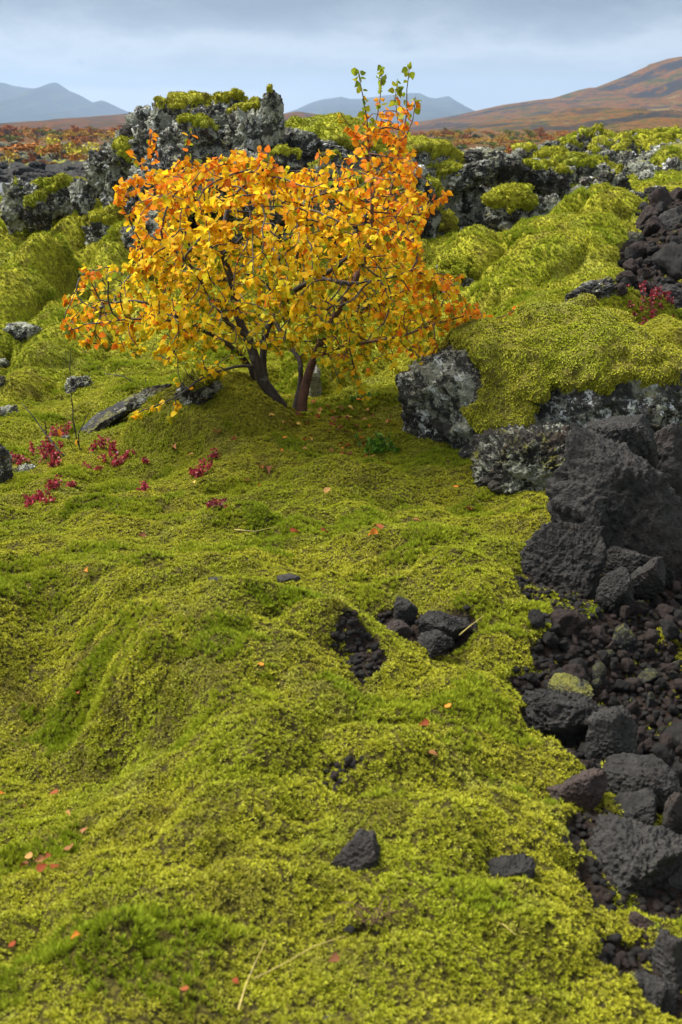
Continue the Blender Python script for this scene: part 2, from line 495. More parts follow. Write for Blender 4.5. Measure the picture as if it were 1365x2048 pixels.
_ts = np.concatenate([np.arange(1.0, 9, .02), np.arange(9, 40, .08), np.arange(40, 200, .6)])


def hit(px, py, detail=True):
    """where the line of sight through a photo point meets the ground"""
    d = ray(px, py); P = CAM[None] + d[None] * (_ts / d[1])[:, None]
    g = ground_z(P[:, 0], P[:, 1], detail)
    below = np.nonzero(P[:, 2] <= g)[0]
    i = below[0] if len(below) else len(_ts) - 1
    return np.array([P[i, 0], P[i, 1], g[i]])


def in_poly(x, y, poly):
    c = np.zeros(len(x), bool); n = len(poly)
    for i in range(n):
        x0, y0 = poly[i][:2]; x1, y1 = poly[i - 1][:2]
        k = (y0 > y) != (y1 > y)
        c ^= k & (x < (x1 - x0) * (y - y0) / (y1 - y0 + 1e-12) + x0)
    return c


def bare_mask(x, y):
    """1 where there is no moss"""
    p = np.stack([x, y, 0 * x], -1)
    wx = x + .09 * fbm(p * 5, 4); wy = y + .09 * fbm(p * 5 + 50, 4)
    m = np.zeros(len(x))
    for poly in BARE: m = np.maximum(m, in_poly(wx, wy, poly).astype(float))
    for c, rx, ry in BARE_E:
        m = np.maximum(m, (((wx - c[0]) / rx) ** 2 + ((wy - c[1]) / ry) ** 2 < 1).astype(float))
    return m


BARE = [[hit(*q, detail=False) for q in [(1075, 1060), (1055, 1230), (1060, 1310), (1045, 1390), (1080, 1480), (1190, 1530), (1215, 1600), (1365, 1640), (1500, 1650), (1560, 1300), (1500, 1100), (1300, 1080)]],
        [hit(*q, detail=False) for q in [(1225, 590), (1235, 540), (1265, 480), (1290, 430), (1365, 395), (1500, 400), (1500, 640), (1300, 590)]],
        [hit(*q, detail=False) for q in [(1200, 1660), (1190, 1800), (1260, 1830), (1365, 1800), (1480, 1700), (1400, 1650)]]]
BARE_E = [(hit(832, 1300, False), .10, .07), (hit(780, 1285, False), .135, .13), (hit(735, 1325, False), .08, .05), (hit(880, 1275, False), .10, .08), (hit(690, 1583, False), .055, .03), (hit(1150, 1640, False), .07, .06), (hit(1140, 1745, False), .05, .04), (hit(1190, 1690, False), .06, .05),
          (hit(1345, 1960, False), .12, .10), (hit(770, 1858, False), .03, .015)]

# grid: rows spaced in proportion to their distance, one sheet to the horizon
ys = [.45]
while ys[-1] < 6000: ys.append(ys[-1] * (1.0043 if ys[-1] < 16 else 1.012 if ys[-1] < 130 else 1.05))
ys = np.array(ys)
us = np.sinh(np.linspace(-1, 1, 561) * 1.9) / np.sinh(1.9)
X = us[None, :] * (1.05 * ys[:, None] + 1.2); Y = np.repeat(ys[:, None], len(us), 1)
xf, yf = X.ravel(), Y.ravel()
zf = ground_z(xf, yf)
bare = bare_mask(xf, yf)
slope_n = np.gradient(zf.reshape(X.shape), axis=0) / np.gradient(Y, axis=0)
p2 = np.stack([xf, yf, 0 * xf], -1)
rockm = sstep(12.5, 16, yf) * (1 - sstep(80, 110, yf + 25 * fbm(p2 * .05, 3))) * sstep(.08, .26, fbm(p2 * (1.1, .8, 1), 5) + .42 * sstep(22, 34, yf))
rockm = np.maximum(rockm, in_poly(xf, yf, [(-40, 36), (-2.5, 36), (-3, 60), (-40, 60)]) * sstep(35.5, 37, yf) * (1 - sstep(50, 56, yf + 3 * fbm(p2 * .4, 3))))
heath = sstep(62, 100, yf + 25 * fbm(p2 * .05, 3))
zf = zf - .02 * bare
n_r, n_c = X.shape
q = (np.arange(n_r - 1)[:, None] * n_c + np.arange(n_c - 1)[None]).ravel()
gF = np.stack([q, q + 1, q + 1 + n_c, q + n_c], -1)
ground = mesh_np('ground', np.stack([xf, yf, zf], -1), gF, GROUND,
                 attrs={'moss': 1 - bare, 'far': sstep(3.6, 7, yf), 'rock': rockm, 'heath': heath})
tag(ground, 'rolling lava ground under the moss, running out to the heath plain', 'ground', kind='structure')
gV = np.stack([xf, yf, zf], -1)
gt = gF[:, [0, 1, 2]]
gN = np.zeros_like(gV)
_fn = np.cross(gV[gF[:, 1]] - gV[gF[:, 0]], gV[gF[:, 3]] - gV[gF[:, 0]])
for k in range(4): np.add.at(gN, gF[:, k], _fn)
gN /= np.linalg.norm(gN, axis=1)[:, None] + 1e-12

# ------------------------------------------------------------------ moss tufts
def blades(n, ln, wd, spread, seed, droop=.3):
    """a small star of leaflets; returns V, F, tip"""
    r = np.random.default_rng(seed); V = []; F = []; T = []
    for i in range(n):
        a = 2 * math.pi * (i + r.random() * .8) / n
        e = spread[0] + (spread[1] - spread[0]) * r.random()
        L = ln * (.7 + .5 * r.random()); w = wd * (.8 + .4 * r.random())
        d = np.array([math.cos(a) * math.cos(e), math.sin(a) * math.cos(e), math.sin(e)])
        s = np.array([-math.sin(a), math.cos(a), 0])
        base = np.array([r.normal() * .06, r.normal() * .06, 0]) * ln
        m = base + d * L * .55; t = base + d * L + np.array([0, 0, -droop * L * math.cos(e)])
        k = len(V)
        V += [base - s * w * .35, base + s * w * .35, m - s * w, m + s * w, t]
        F += [(k, k + 1, k + 3), (k, k + 3, k + 2), (k + 2, k + 3, k + 4)]
        T += [0, 0, .6, .6, 1]
    return np.array(V), np.array(F), np.array(T, float)


def tuft_collection(name, specs, mat):
    c = bpy.data.collections.new(name)
    for i, (n, ln, wd, sp, dr) in enumerate(specs):
        V, F, T = blades(n, ln, wd, sp, 100 + i, dr)
        o = mesh_np(name.rstrip('s'), V, F, mat, attrs={'tip': T}, link=False, smooth=False)
        c.objects.link(o)
    return c


STAR = tuft_collection('star_moss_tufts', [(12, 1., .10, (R(5), R(88)), .25), (14, 1.05, .09, (R(20), R(90)), .15), (12, 1., .11, (R(0), R(85)), .3), (13, 1.1, .09, (R(30), R(88)), .1)], MOSS)
HAIR = tuft_collection('hair_moss_tufts', [(14, 1., .05, (R(45), R(88)), .1), (16, 1., .045, (R(50), R(90)), .15), (12, 1., .055, (R(38), R(85)), .2)], MOSS_G)


def euler_to(n, spin):
    c, s = np.cos(-spin), np.sin(-spin)
    mx = c * n[:, 0] - s * n[:, 1]; my = s * n[:, 0] + c * n[:, 1]; mz = n[:, 2]
    return np.stack([-np.arcsin(np.clip(my, -1, 1)), np.arctan2(mx, mz), spin], -1)


def instancer(name, P, N, S, coll, label):
    me = bpy.data.meshes.new(name); me.vertices.add(len(P)); me.vertices.foreach_set('co', np.asarray(P, np.float32).ravel())
    rot = euler_to(N, RNG.random(len(P)) * 2 * math.pi)
    a = me.attributes.new('rot', 'FLOAT_VECTOR', 'POINT'); a.data.foreach_set('vector', rot.astype(np.float32).ravel())
    a = me.attributes.new('scl', 'FLOAT', 'POINT'); a.data.foreach_set('value', np.asarray(S, np.float32))
    o = bpy.data.objects.new(name, me); COL.objects.link(o)
    ng = bpy.data.node_groups.new(name, 'GeometryNodeTree')
    ng.interface.new_socket('Geometry', in_out='INPUT', socket_type='NodeSocketGeometry')
    ng.interface.new_socket('Geometry', in_out='OUTPUT', socket_type='NodeSocketGeometry')
    nd = ng.nodes; L = ng.links
    gi = nd.new('NodeGroupInput'); go = nd.new('NodeGroupOutput'); ip = nd.new('GeometryNodeInstanceOnPoints')
    ci = nd.new('GeometryNodeCollectionInfo'); ci.inputs['Collection'].default_value = coll
    ci.inputs['Separate Children'].default_value = True; ci.inputs['Reset Children'].default_value = True
    na = nd.new('GeometryNodeInputNamedAttribute'); na.data_type = 'FLOAT_VECTOR'; na.inputs[0].default_value = 'rot'
    ns = nd.new('GeometryNodeInputNamedAttribute'); ns.data_type = 'FLOAT'; ns.inputs[0].default_value = 'scl'
    rv = nd.new('FunctionNodeRandomValue'); rv.data_type = 'INT'
    for s_ in rv.inputs:
        if s_.type == 'INT' and s_.name == 'Min': s_.default_value = 0
        if s_.type == 'INT' and s_.name == 'Max': s_.default_value = 1000
    er = nd.new('FunctionNodeEulerToRotation')
    L.new(gi.outputs[0], ip.inputs['Points']); L.new(ci.outputs[0], ip.inputs['Instance']); ip.inputs['Pick Instance'].default_value = True
    L.new([s_ for s_ in rv.outputs if s_.type == 'INT'][0], ip.inputs['Instance Index'])
    L.new(na.outputs[0], er.inputs[0]); L.new(er.outputs[0], ip.inputs['Rotation']); L.new(ns.outputs[0], ip.inputs['Scale'])
    L.new(ip.outputs[0], go.inputs[0])
    md = o.modifiers.new('tufts', 'NODES'); md.node_group = ng
    tag(o, label, 'moss', kind='stuff')
    return o


def bilerp(A, r, c):
    A = A.reshape(n_r, n_c, -1)
    i = np.clip(np.floor(r).astype(int), 0, n_r - 2); j = np.clip(np.floor(c).astype(int), 0, n_c - 2)
    fr = (r - i)[:, None]; fc = (c - j)[:, None]
    return (A[i, j] * (1 - fr) * (1 - fc) + A[i + 1, j] * fr * (1 - fc) + A[i, j + 1] * (1 - fr) * fc + A[i + 1, j + 1] * fr * fc)


def scatter(count_per_m2, y0, y1, margin=.60):
    """random points on the ground sheet between two distances, n per square metre (true surface area)"""
    area = np.linalg.norm(np.cross(gV[gF[:, 1]] - gV[gF[:, 0]], gV[gF[:, 3]] - gV[gF[:, 0]]), axis=1)
    cx = gV[gF[:, 0], 0]; cy = gV[gF[:, 0], 1]
    ok = (cy > y0) & (cy < y1) & (np.abs(cx) < margin * cy + .35)
    w = np.where(ok, area * count_per_m2(cx, cy), 0)
    n = RNG.poisson(w); idx = np.repeat(np.arange(len(w)), n)
    fi = gF[idx, 0]
    r = fi // n_c + RNG.random(len(fi)); c = fi % n_c + RNG.random(len(fi))
    return bilerp(gV, r, c), bilerp(gN, r, c)


def spacing(y): return np.maximum(.0074, .0016 * y)


P, N = scatter(lambda x, y: np.where(y < 7, 1.0, .62) / spacing(y) ** 2, .9, 27)
pp = P * (1, 1, 0)
b_ = bare_mask(P[:, 0], P[:, 1])
thin = fbm(pp * 5 + 9, 3)
keep = (b_ < .5) | ((P[:, 1] < 4) & (fbm(pp * 6 + 13, 3) > .30) & (RNG.random(len(P)) < .8)) | (RNG.random(len(P)) < .02)
keep &= RNG.random(len(P)) > .8 * sstep(.22, .62, thin) * sstep(.35, .6, perlin(pp * 30) + .3)
keep &= ~((P[:, 1] > 13.5) & (fbm(pp * (1.1, .8, 1), 5) > .17 - .004 * (P[:, 1] - 13)))
gm = sstep(.16, .38, fbm(pp * (2.4, 3.6, 1) + 21, 4) - .10 * (P[:, 1] < 2.4))
hair = RNG.random(len(P)) < gm * .8
st = keep & ~hair; hr = keep & hair
jit = RNG.normal(size=P.shape) * .28
Nn = N * .75 + (0, 0, .4) + jit; Nn /= np.linalg.norm(Nn, axis=1)[:, None]
S = spacing(P[:, 1]) * (.75 + .75 * RNG.random(len(P))) * (1 + .5 * np.clip(perlin(pp * 14), -.5, 1))
instancer('moss', P[st], Nn[st], S[st] * 1.0, STAR, 'yellow green star moss carpeting the lava ground')
instancer('hair_moss', P[hr], Nn[hr], S[hr] * 1.75, HAIR, 'fine bright green hair moss in the hollows of the moss carpet')
print('tufts', st.sum(), hr.sum(), 'ground verts', len(gV))

# ------------------------------------------------------------------ rocks
def rock_shape(dims, seed, level=5, k=2.6, cuts=9, amp=.22, freq=1.4, knob=.0, fine=.03, deep=1.0, cutlo=.72, ridge=.0, slab=None, sharp=14, pits=0):
    d, F = ico(level); r = np.random.default_rng(seed)
    rad = 1 / (np.abs(d) ** k).sum(1) ** (1 / k)
    for _ in range(cuts):
        n = r.normal(size=3); n /= np.linalg.norm(n); o = r.uniform(cutlo, 1.02)
        dn = d @ n; lim = np.where(dn > .05, o / np.maximum(dn, .05), 9)
        rad = -np.log(np.exp(-sharp * rad) + np.exp(-sharp * np.minimum(lim, 5))) / sharp
    dims = np.array(dims, float)
    lo = d * rad[:, None]
    s0 = r.random(3) * 100
    q = lo * (dims / dims.max())
    disp = amp * fbm(q * freq + s0, 3)
    hi = disp + fine * fbm(q * freq * 7 + s0, 4, .6) * 2
    if knob:
        f1, f2 = worley(q * freq * 3.0 + s0, True); hi = hi + knob * (.55 - f1)
        f1 = worley(q * freq * 8.0 + s0); hi = hi + knob * .35 * (.5 - f1)
    if ridge: hi = hi + ridge * ridged(q * freq * 2.2 + s0, 4) * .4
    if pits:
        f1 = worley(q * freq * 6 + s0); hi = hi - pits * sstep(.36, .16, f1) * sstep(-.1, .3, fbm(q * freq * 1.5 + 3, 2))
    if slab: hi = hi + slab * (np.abs(((q[:, 2] * 7 + fbm(q * 2 + s0, 2) * 1.5) % 1) - .5) - .25)
    sc_ = dims * np.where(d[:, 2:3] < 0, np.array([[1, 1, deep]]), 1)
    lo2 = lo * (1 + disp)[:, None]; h2 = lo * (1 + hi)[:, None]
    nrm = np.array([.5 * np.ptp(h2[:, 0]), .5 * np.ptp(h2[:, 1]), .5 * (np.percentile(h2[:, 2], 99.5) + max(-h2[:, 2].min(), h2[:, 2].max()))])
    off = np.array([.5 * (h2[:, 0].max() + h2[:, 0].min()), .5 * (h2[:, 1].max() + h2[:, 1].min()), 0])
    return (lo2 - off) / nrm * sc_, (h2 - off) / nrm * sc_, F


def rotm(rx, ry, rz):
    cx, sx, cy, sy, cz, sz = math.cos(rx), math.sin(rx), math.cos(ry), math.sin(ry), math.cos(rz), math.sin(rz)
    return np.array([[cz, -sz, 0], [sz, cz, 0], [0, 0, 1]]) @ np.array([[cy, 0, sy], [0, 1, 0], [-sy, 0, cy]]) @ np.array([[1, 0, 0], [0, cx, -sx], [0, sx, cx]])


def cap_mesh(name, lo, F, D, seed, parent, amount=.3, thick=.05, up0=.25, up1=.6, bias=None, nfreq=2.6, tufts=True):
    """a cushion of moss lying on the rock, with small tufts standing out of it"""
    N = normals(lo, F); r = np.random.default_rng(seed)
    size = np.ptp(lo, axis=0).max()
    nz = N[:, 2] + .42 * fbm(lo / size * nfreq * 2.2 + seed, 3) + amount - .55
    if bias is not None: nz = nz + bias(lo)
    mask = sstep(up0, up1, nz)
    th = thick * (mask ** .6) * (1 + .5 * fbm(lo * 5 + seed, 3)) - .6 * thick * (1 - mask) - .02 * size * (mask < .02)
    V = lo + N * th[:, None] + np.array([0, 0, 1]) * (mask * thick * .5)[:, None]
    V = V + N * (mask * (.020 * fbm(V * 7 + seed, 2) + .012 * fbm(V * 18, 2)) * min(1, size))[:, None]
    V = V + N * (.16 * thick * fbm(V * (.45 / max(thick, .02)), 2))[:, None]
    fk = (mask[F].max(1) > .01)
    F2 = F[fk]
    if len(F2) < 4: return None
    lab = np.arange(len(V))
    for _ in range(400):
        mn = lab[F2].min(1); l2 = lab.copy()
        for k in range(3): np.minimum.at(l2, F2[:, k], mn)
        l2 = l2[l2]
        if (l2 == lab).all(): break
        lab = l2
    fl = lab[F2[:, 0]]; u, n_ = np.unique(fl, return_counts=True); F2 = F2[fl == u[n_.argmax()]]
    used = np.unique(F2); mp = -np.ones(len(V), int); mp[used] = np.arange(len(used))
    V = V[used]; F2 = mp[F2]; mk = mask[used]
    Vs = [V]; Fs = [F2]; tip = [np.full(len(V), .62 if D > 7 else .35)]; rn = [r.random(len(V)) * 0 + .35]
    if tufts:
        sp = max(.0105, .0014 * D); far_ = D > 7
        nrm = np.cross(V[F2[:, 1]] - V[F2[:, 0]], V[F2[:, 2]] - V[F2[:, 0]])
        ar = np.linalg.norm(nrm, axis=1) * .5
        cnt = r.poisson(np.minimum(ar / sp ** 2 * 1.1 * mk[F2].mean(1) ** .3, 400)); fi = np.repeat(np.arange(len(F2)), cnt)
        if len(fi) > 30000: fi = r.choice(fi, 30000, False)
        b1 = r.random((len(fi), 2)); sw = b1.sum(1) > 1; b1[sw] = 1 - b1[sw]
        A = V[F2[fi, 0]]; B = V[F2[fi, 1]]; C = V[F2[fi, 2]]
        Pq = A + (B - A) * b1[:, :1] + (C - A) * b1[:, 1:]
        nn = nrm[fi] / (np.linalg.norm(nrm[fi], axis=1)[:, None] + 1e-9) * .8 + (0, 0, .35) + r.normal(size=(len(fi), 3)) * .25
        nn /= np.linalg.norm(nn, axis=1)[:, None]
        tV, tF, tT = blades(6 if D < 6.5 else 4, 1., .15 if D < 6.5 else .2, (R(10), R(80)), seed, .2)
        ev = euler_to(nn, r.random(len(fi)) * 6.283); s = sp * (.8 + .7 * r.random(len(fi)))
        cx, sx, cy, sy, cz, sz = np.cos(ev[:, 0]), np.sin(ev[:, 0]), np.cos(ev[:, 1]), np.sin(ev[:, 1]), np.cos(ev[:, 2]), np.sin(ev[:, 2])
        x = tV[None, :, 0]; y = cx[:, None] * tV[None, :, 1] - sx[:, None] * tV[None, :, 2]; z = sx[:, None] * tV[None, :, 1] + cx[:, None] * tV[None, :, 2]
        x, z = cy[:, None] * x + sy[:, None] * z, -sy[:, None] * x + cy[:, None] * z
        x, y = cz[:, None] * x - sz[:, None] * y, sz[:, None] * x + cz[:, None] * y
        TV = (np.stack([x, y, z], -1) * s[:, None, None] + Pq[:, None]).reshape(-1, 3)
        TF = (tF[None] + (np.arange(len(fi)) * len(tV))[:, None, None] + len(V)).reshape(-1, 3)
        Vs.append(TV); Fs.append(TF); tip.append(np.tile(tT * .5 + .42 if far_ else tT * .8 + .2, len(fi))); rn.append(np.repeat(r.random(len(fi)), len(tV)))
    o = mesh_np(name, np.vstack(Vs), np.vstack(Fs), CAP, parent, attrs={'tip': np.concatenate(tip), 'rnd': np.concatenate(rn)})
    return o


_seed = [1000]


def rock(name, px, py, w, h, D=None, mat=None, label=None, cat='rock', group=None, parent=None, b=.8, rot=(0, 0, 0), cap=None, zsink=0., level=5, **kw):
    """a rock seen at px, py in the photo, w by h photo pixels, D metres off (or lying on the ground there)"""
    _seed[0] += 1
    seed = kw.pop('seed', _seed[0])
    if D is None:
        g = hit(px, py + h * .35, False); D = g[1] + .5 * b * w / 2 * g[1] / FPX
    c = at(px, py, D)
    s = float((c - CAM) @ FWD) / FPX
    a = w / 2 * s
    ph = math.atan2(CAM_H - c[2], c[1]); hh = h / 2 * s
    cc = math.sqrt(max(hh ** 2 - .4 * (a * b * math.sin(ph)) ** 2, (.55 * hh) ** 2)) / math.cos(ph)
    kw.setdefault('deep', 1.25)
    lo, hi, F = rock_shape((a, a * b, cc), seed, level, **kw)
    M = rotm(*[R(v) for v in rot]); lo = lo @ M.T; hi = hi @ M.T
    o = mesh_np(name, hi, F, mat or LICHEN, parent)
    loc = c - np.array([0, 0, zsink])
    if parent is not None: loc = loc - np.array(parent.location)
    o.location = loc
    if parent is None: tag(o, label, cat, group)
    if cap:
        cp = dict(cap)
        fol = cp.pop('follow', .55 if kw.get('knob', 0) > .09 else .15)
        cap_mesh('moss_cap', lo * (1 - fol) + hi * fol, F, D, seed, o, **cp)
    return o


AA = dict(k=2.4, cuts=8, amp=.28, freq=1.7, knob=.26, fine=.055, ridge=.20)      # rough knobby old lava
FRESH = dict(k=2.8, cuts=13, amp=.15, freq=1.5, knob=.06, fine=.035, cutlo=.5, sharp=40, ridge=.025, pits=.07)  # angular fresh blocks

# --- the outcrop behind the birch
oc = empty('lava_outcrop', at(480, 560, 9.6)); tag(oc, 'tall craggy lava outcrop with pale lichen and a stone finger on top, behind the birch', 'outcrop')
mossy = dict(amount=0.30, thick=.035, up0=.25, up1=.55)
some = dict(amount=0.10, thick=.035, up0=.35, up1=.6)
B = lambda *a, **k: rock('rock_block', *a, parent=oc, **{**AA, **k})
B(470, 430, 380, 380, 10.3, LICHEN, level=7, b=.45, knob=.2, amp=.22, ridge=.25, k=2.1, cap=dict(amount=0.22, thick=.035, up0=.3, up1=.6, nfreq=4.5))
B(330, 440, 300, 270, 10.2, LICHEN, level=7, b=.5, knob=.2, amp=.25, ridge=.25, k=2.0, rot=(0, -25, 0), cap=dict(amount=0.30, thick=.035, up0=.25, up1=.55, nfreq=3.5))
B(700, 420, 520, 330, 10.5, LICHEN, level=7, b=.4, knob=.14, amp=.18, ridge=.22, k=2.1, rot=(0, 10, 0), cap=dict(amount=0.30, thick=.035, up0=.25, up1=.55, nfreq=3.5))
B(330, 450, 130, 260, 9.6, LICHEN, level=6, b=.7)
B(335, 262, 120, 110, 9.9, LICHEN, level=6, cap=dict(amount=0.12, thick=.035, up0=.4, up1=.65))
B(385, 228, 120, 60, 9.95, LICHEN_DARK, level=6, knob=.06, cap=dict(amount=0.30, thick=.035, up0=.3, up1=.6))
B(425, 265, 130, 100, 9.75, LICHEN, level=6)
B(460, 222, 80, 56, 9.8, LICHEN, level=6, knob=.2, cap=dict(amount=0.25, thick=.035, up0=.45, up1=.7))
B(500, 240, 90, 56, 9.6, LICHEN_DARK, level=6, knob=.1, cap=dict(amount=0.30, thick=.035, up0=.4, up1=.65))
B(505, 285, 130, 130, 9.5, LICHEN, level=6, knob=.34)
B(545, 250, 52, 120, 9.45, LICHEN, level=6, k=3.2, knob=.3, b=.9)
B(545, 200, 36, 40, 9.45, LICHEN_DARK, level=5, k=3, knob=.25, b=1, cap=dict(amount=0.10, thick=.035, up0=.4, up1=.6))
B(341, 191, 15, 16, 10.0, LICHEN_DARK, level=4, k=3, b=1)
B(290, 262, 96, 96, 10.1, LICHEN, level=6, rot=(0, -12, 0))
B(268, 300, 100, 110, 10.0, LICHEN_DARK, level=6, rot=(0, -30, 0))
B(245, 335, 110, 110, 10.1, LICHEN, level=6, rot=(0, -20, 0))
B(320, 320, 120, 150, 9.8, LICHEN, level=6)
B(365, 300, 110, 110, 9.6, LICHEN_PALE, level=6)
B(300, 385, 120, 130, 9.6, LICHEN, level=6)
B(395, 268, 90, 50, 9.4, LICHEN_DARK, level=6, knob=.08, rot=(0, 14, 0), cap=dict(amount=0.30, thick=.035, up0=.3, up1=.6))
B(515, 370, 150, 150, 9.3, LICHEN_PALE, level=6, knob=.16)
B(420, 350, 170, 150, 9.4, LICHEN_DARK, level=6, knob=.14)
B(335, 360, 130, 150, 9.5, LICHEN_PALE, level=6, knob=.16)
B(600, 300, 110, 80, 9.7, LICHEN_PALE, level=6, rot=(0, 16, 0))
B(575, 345, 90, 90, 9.2, LICHEN_DARK, level=6, knob=.06, cap=dict(amount=0.30, thick=.035, up0=.3, up1=.6))
B(650, 380, 110, 130, 9.2, LICHEN_PALE, level=6, cap=dict(amount=0.30, thick=.035, up0=.35, up1=.6))
B(690, 320, 300, 130, 10.4, LICHEN, level=6, b=.7, k=2.2, amp=.12, knob=.04, cap=dict(amount=0.59, thick=.06, up0=.25, up1=.5), rot=(0, 10, 0))
B(850, 345, 170, 100, 10.5, LICHEN, level=6, b=.7, k=2.2, amp=.12, knob=.04, cap=dict(amount=.40, thick=.06, up0=.25, up1=.5), rot=(0, 8, 0))
B(640, 300, 120, 46, 9.9, LICHEN_PALE, level=6, rot=(0, 14, 0))
B(720, 430, 150, 160, 9.3, LICHEN, level=6, cap=mossy, amp=.18)
B(790, 440, 130, 150, 9.4, LICHEN_DARK, level=6, cap=mossy, amp=.2)
B(815, 370, 110, 80, 9.8, LICHEN_PALE, level=6)
B(275, 320, 80, 90, 9.9, LICHEN_DARK, level=6, knob=.06, rot=(0, -34, 0), cap=dict(amount=0.57, thick=.04, up0=.2, up1=.5))
B(208, 345, 76, 90, 10.3, LICHEN, level=6, knob=.28, rot=(0, -8, 0))
B(240, 400, 80, 100, 10.2, LICHEN_PALE, level=5, cap=some)
B(300, 480, 130, 110, 9.1, LICHEN_DARK, level=5)

# --- the low ridge right of the birch
o2 = empty('lava_outcrop', at(960, 480, 10.6)); tag(o2, 'broken lava ridge with a roof-like slab over a dark hollow, right of the birch', 'outcrop')
B = lambda *a, **k: rock('rock_block', *a, parent=o2, **{**AA, **k})
B(985, 330, 150, 66, 10.5, LICHEN_DARK, level=6, rot=(0, 6, 0), knob=.12, b=.9)
B(930, 345, 150, 48, 10.4, LICHEN_PALE, level=6, rot=(0, -16, 0), knob=.10, b=.8)
B(1080, 355, 130, 50, 10.6, LICHEN_DARK, level=6, rot=(0, 8, 0), knob=.15, cap=some)
B(985, 420, 200, 120, 11.2, LICHEN_DARK, level=6, b=.4)
B(940, 425, 90, 120, 10.6, LICHEN_PALE, level=6, knob=.1, b=.6)
B(1040, 410, 150, 110, 10.7, LICHEN, level=6, b=.6)
B(880, 420, 100, 130, 10.5, LICHEN, level=6, cap=some)
B(900, 360, 52, 44, 10.3, LICHEN_DARK, level=5, cap=dict(amount=0.66, thick=.04), knob=.03)
B(885, 462, 60, 50, 10.0, LICHEN_DARK, level=5, cap=dict(amount=0.66, thick=.05), knob=.03)
B(1100, 390, 110, 90, 11.0, LICHEN_DARK, level=5, cap=mossy)
B(850, 430, 70, 130, 9.9, LICHEN_DARK, level=5, cap=dict(amount=0.61, thick=.06), knob=.05)

# --- mossy lava lumps of the middle distance, each a rock of its own
rock('lava_rock', 1020, 445, 110, 110, 9.7, LICHEN_DARK, 'rock with a thick moss cushion on its left shoulder, below the broken ridge', cap=dict(amount=0.36, thick=.07, up0=.2, up1=.5), level=6, **{**AA, 'knob': .1})
rock('lava_rock', 1090, 445, 150, 110, 9.8, LICHEN, 'layered black rock with lichen flecks beside the moss-shouldered rock', level=6, slab=.35, **{**AA, 'ridge': .25}, cap=dict(amount=-0.14, thick=.05, up0=.5, up1=.7))
rock('lava_rock', 1170, 425, 130, 70, 10.2, LICHEN, 'low jagged lava rock under the domed rock', level=6, slab=.25, **AA)
rock('lava_rock', 1228, 375, 86, 70, 10.8, LICHEN_DARK, 'domed dark rock with a dark hollow in front, right of the broken ridge', level=6, **{**AA, 'knob': .12}, cap=dict(amount=0.01, thick=.05, up0=.4, up1=.65))
rock('lava_rock', 1245, 415, 80, 40, 10.3, LICHEN_PALE, 'pale lichened stone at the foot of the domed rock', level=5, **AA)
rock('lava_rock', 1145, 354, 103, 81, 12.5, LICHEN_DARK, 'moss-covered rock right of the roof-like slab', level=5, **{**AA, 'knob': .06}, cap=dict(amount=0.26, thick=.045))
rock('lava_rock', 1185, 299, 80, 81, 17, LICHEN_DARK, 'black rock with a mossy crest standing highest on the right skyline of the lava', level=5, **AA, cap=dict(amount=0.22, thick=.05, up0=.25, up1=.55))
rock('lava_rock', 1140, 309, 69, 59, 17.5, LICHEN_DARK, 'mossy rock just left of the highest black rock in the lava field', level=5, **{**AA, 'knob': .08}, cap=dict(amount=0.22, thick=.05, up0=.25, up1=.55))
rock('lava_rock', 1230, 324, 138, 94, 15.5, LICHEN_DARK, 'broad moss cushion over rock below the small red and white board', level=5, **{**AA, 'knob': .05}, cap=dict(amount=0.22, thick=.05))
rock('lava_rock', 1285, 286, 69, 49, 19, LICHEN_DARK, 'dark rock right behind the red and white board', level=5, **AA, cap=some)
rock('lava_rock', 1345, 294, 126, 59, 17, LICHEN_DARK, 'long mossy rock on the skyline at the right edge', level=5, **AA, cap=dict(amount=0.22, thick=.05, up0=.25, up1=.55))
rock('lava_rock', 1340, 324, 138, 76, 14, LICHEN, 'dark rock face with lichen at the right edge below the skyline', level=6, **AA, cap=dict(amount=-0.09, thick=.05, up0=.5, up1=.7))
rock('lava_rock', 1300, 366, 69, 73, 12, LICHEN, 'spiky lichened rock leaning right of the domed rock', level=5, **AA)
rock('lava_rock', 1345, 349, 53, 68, 11.8, LICHEN_PALE, 'white-spotted pointed rock at the right edge', level=5, **AA)
rock('lava_rock', 1335, 388, 90, 50, 11, LICHEN_DARK, 'moss-topped dark rock above the upper black rubble', level=5, **AA, cap=dict(amount=0.22, thick=.05, up0=.25, up1=.55))
rock('lava_rock', 1100, 329, 92, 54, 15, LICHEN_DARK, 'low mossy lump behind the roof-like slab', level=5, **{**AA, 'knob': .05}, cap=dict(amount=0.22, thick=.05))
rock('lava_rock', 1050, 312, 57, 35, 18, LICHEN_DARK, 'small mossy lump in front of the orange bush', level=4, **AA, cap=dict(amount=0.22, thick=.05, up0=.25, up1=.55))
rock('lava_rock', 1250, 448, 60, 40, 9.5, LICHEN_DARK, 'dark lichened stone where the moss bank meets the upper rubble', level=5, **AA, cap=some)

